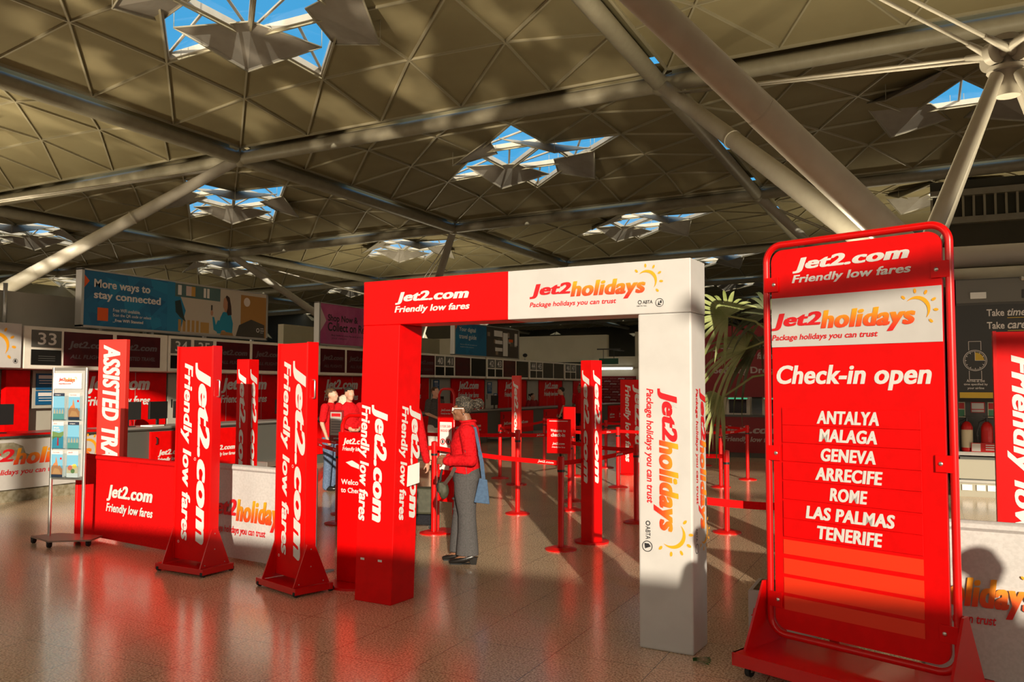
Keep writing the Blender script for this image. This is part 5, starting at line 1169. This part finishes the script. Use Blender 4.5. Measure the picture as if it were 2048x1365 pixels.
    for k in range(22):
        c0 = P(.035 * rnd.uniform(-1, 1), .150 + .02 * rnd.uniform(-1, 1), .052 + .02 * rnd.uniform(-1, 1)); ax = Vector((rnd.uniform(-1, 1), rnd.uniform(-.4, .4), rnd.uniform(-1, 1))).normalized(); u_ = ax.orthogonal().normalized(); w_ = ax.cross(u_); rr = rnd.uniform(.03, .052)
        m.tube([c0 + rr * (cos(a) * u_ + sin(a) * w_) for a in [2 * pi * q / 14 for q in range(14)]], .007, 6, closed=True)
    m.ell(P(0, .150, .052), (.048, .046, .048))
    m.build('braids', BRAID, ho)
    eyes(t, P, R_, .97)
    m = MB()
    for q in (-1, 1):
        P4 = [P(.010 * q, -.102, .026), P(.056 * q, -.092, .028), P(.058 * q, -.090, .002), P(.040 * q, -.098, -.006), P(.014 * q, -.104, .0)]
        m.tube(P4, .0042, 6, closed=True); m.tube([P(.057 * q, -.090, .02), P(.078 * q, -.03, .020), P(.080 * q, .02, .016)], .0045, 6)
    m.tube([P(-.012, -.102, .02), P(.012, -.102, .02)], .004, 6); m.build('glasses', PAPER, t)
    m = MB(); m.ell(P(.082, .016, -.036), (.007, .007, .007), 8, 6); m.ell(P(-.082, .016, -.036), (.007, .007, .007), 8, 6); m.build('earring', CHROME, t)
    m = MB(); m.tube([aL[1].lerp(aL[2], .93) + Vector((.031 * cos(a), 0, .031 * sin(a))) for a in [2 * pi * q / 14 for q in range(14)]], .008, 6, closed=True); m.build('wrist_watch', BLACK, t)
    W = Matrix.Translation((-4.02, 7.30, 0)) @ Matrix.Rotation(rz, 4, 'Z')
    # shoulder bag of pale blue cloth hanging behind her left hip
    bt = thing('tote_bag', 'flat blue cloth bag hanging on a long strap behind the woman', 'bag', (-4.02, 7.30, 0), rz)
    m = MB(); m.hexa([(.165, .10, .60), (.195, .10, .60), (.195, .25, .585), (.165, .25, .585), (.165, .15, .83), (.18, .15, .83), (.18, .225, .815), (.165, .225, .815)]); m.build('pouch', TOTE, bt, .008)
    m = MB()
    def ribbon(m, pts, w_, nrm=(1, 0, 0), th=.004):
        pts = [Vector(p) for p in pts]; nn = Vector(nrm)
        for k in range(len(pts) - 1):
            a_, c_ = pts[k], pts[k + 1]; d_ = (c_ - a_).normalized(); s_ = d_.cross(nn).normalized() * w_ / 2; n_ = nn * th / 2
            m.hexa([a_ - s_ - n_, a_ + s_ - n_, c_ + s_ - n_, c_ - s_ - n_, a_ - s_ + n_, a_ + s_ + n_, c_ + s_ + n_, c_ - s_ + n_])
    ribbon(m, [(.175, .19, .82), (.195, .175, .98), (.20, .155, 1.08)], .036); ribbon(m, [(.20, .155, 1.08), (.19, .13, 1.20), (.155, .10, 1.31)], .03, (.8, .4, .3)); m.build('strap', TOTE, bt)
    # crossbody pouch at the front with its brown strap
    hb = thing('crossbody_bag', 'dark olive pouch on a brown strap at the front of the hip of the woman', 'bag', (-4.02, 7.30, 0), rz)
    m = MB(); m.ell((.10, -.20, .70), (.055, .05, .085), 16, 12); m.box(.06, .15, -.25, -.17, .68, .78); remeshed(m, 'pouch', OLIVE, hb, .008, 4)
    m = MB(); ribbon(m, [(.15, -.19, .76), (.188, -.12, .85), (.192, -.08, .93)], .035); m.build('strap', STRAPM, hb)
    m = MB(); ribbon(m, [(.150, .075, 1.33), (.195, .085, 1.26), (.205, .10, 1.16)], .034, (.8, .5, .4)); ribbon(m, [(.266, .02, 1.10), (.268, .045, 1.02), (.262, .06, .97)], .006); m.build('shoulder_strap', STRAPM, hb)
    m = MB(); m.tube([(.10, -.24, .80), (.105, -.26, .74), (.11, -.25, .69)], .016, 8); m.tube([(.07, -.22, .90), (.08, -.235, .84), (.09, -.235, .79)], .012, 8); m.build('key_clip', BLACK, hb)
main_woman()

AW1 = ((.22, .02, 1.15), (.10, -.20, 1.05)); AW2 = ((-.22, .02, 1.15), (-.10, -.20, 1.05))
person('person in red top mostly hidden behind the left archway column', (-5.25, 8.02, 0), radians(185), 1.72, SKINL, JACKET, DARKC, HAIRB, 'long', armL=((.24, .04, 1.10), (.28, -.02, .86)), armR=((-.27, .02, 1.12), (-.30, -.05, .86)), short_sleeve=False)
t = thing('cabin_suitcase', 'dark olive suitcase on the floor behind the left archway column', 'suitcase', (-5.47, 8.84, 0), radians(20))
m = MB(); m.box(-.16, .16, -.11, .11, .17, .48); m.build('shell', OLIVEC, t, .03); m = MB(); m.box(-.15, .15, -.10, .10, .045, .165); m.build('lower_case', DARKC, t, .02)
m = MB(); m.tube([(-.10, .08, .46), (-.10, .08, .80), (.10, .08, .80), (.10, .08, .46)], .009, 8); m.build('handle', BLACK, t)
for q in (-1, 1):
    for y_ in (-.08, .08): m = MB(); m.cyl((.12 * q - .012, y_, .024), (.12 * q + .012, y_, .024), .024, n=12); m.build('wheel', RUBBER, t)
t = thing('folded_paper', 'white folded paper held against the archway column side', 'paper', (-3.66, 5.78, 1.0), radians(-10)); m = MB(); m.hexa([(-.002, -.07, -.09), (.004, -.07, -.09), (.004, .07, -.07), (-.002, .07, -.07), (-.002, -.06, .07), (.004, -.06, .07), (.004, .07, .09), (-.002, .07, .09)]); m.build('sheet', PAPER, t)
person('person in red shirt and blue jeans, right of the second wheeled stand', (-8.75, 11.3, 0), radians(100), 1.66, SKINL, JACKET, DENIM, HAIRB, 'short', girth=1.15)
person('person in red top holding a beige bundle, left of the archway column', (-8.35, 11.25, 0), radians(60), 1.68, SKINL, JACKET, DARKC, HAIRD, 'short', armL=AW1, armR=AW2, short_sleeve=False)
t = thing('fleece_bundle', 'beige fleece bundle carried in front of the person in red', 'bundle', (-8.72, 11.62, 1.30), .3); m = MB(); m.ell((0, 0, .12), (.13, .12, .14)); m.ell((.05, .02, -.04), (.16, .13, .11)); m.ell((-.1, 0, -.07), (.1, .1, .07)); remeshed(m, 'cloth', BEIGE, t, .02, 3)
person('man in dark grey shirt and white shorts standing at the desks', (-9.2, 15.35, 0), radians(75), 1.68, SKINL, GREYT, WSHORT, HAIRB, 'crop', armL=AW1, armR=AW2, shorts=True)
person('seated agent in dark red with hair in a bun, behind the far desks', (-13.25, 29.2, -.22), radians(60), 1.66, SKINL, mat('maroon_cloth', (.25, .01, .015), .9), DARKC, HAIRD, 'bun', yaw=.4)
person('man in a red polo shirt, left of two men standing at the far desks', (-10.0, 24.2, 0), radians(-60), 1.68, SKINL, JACKET, DARKC, HAIRD, 'short', yaw=-.3)
person('man in a red polo shirt, right of two men standing at the far desks', (-9.6, 24.75, 0), radians(-10), 1.76, SKIN, JACKET, DARKC, HAIRD, 'crop', armL=((.27, .03, 1.15), (.33, -.05, .95)))
person('agent with dark hair and red top sitting behind the first red desk', (-13.05, 10.75, -.33), radians(75), 1.66, SKINL, JACKET, DARKC, HAIRB, 'long')
# passers-by outside the right edge of the picture: their shadows fall on the white column and the right barrier
person('person in dark top and jeans by the entrance, with black hair', (.80, 2.2, 0), radians(150), 1.70, SKINL, DARKC, DENIM, HAIRD, 'short', vox=.02)
person('person in dark top and jeans by the entrance, with brown hair', (2.5, 2.1, 0), radians(150), 1.74, SKINL, DARKC, DENIM, HAIRB, 'short', vox=.02)
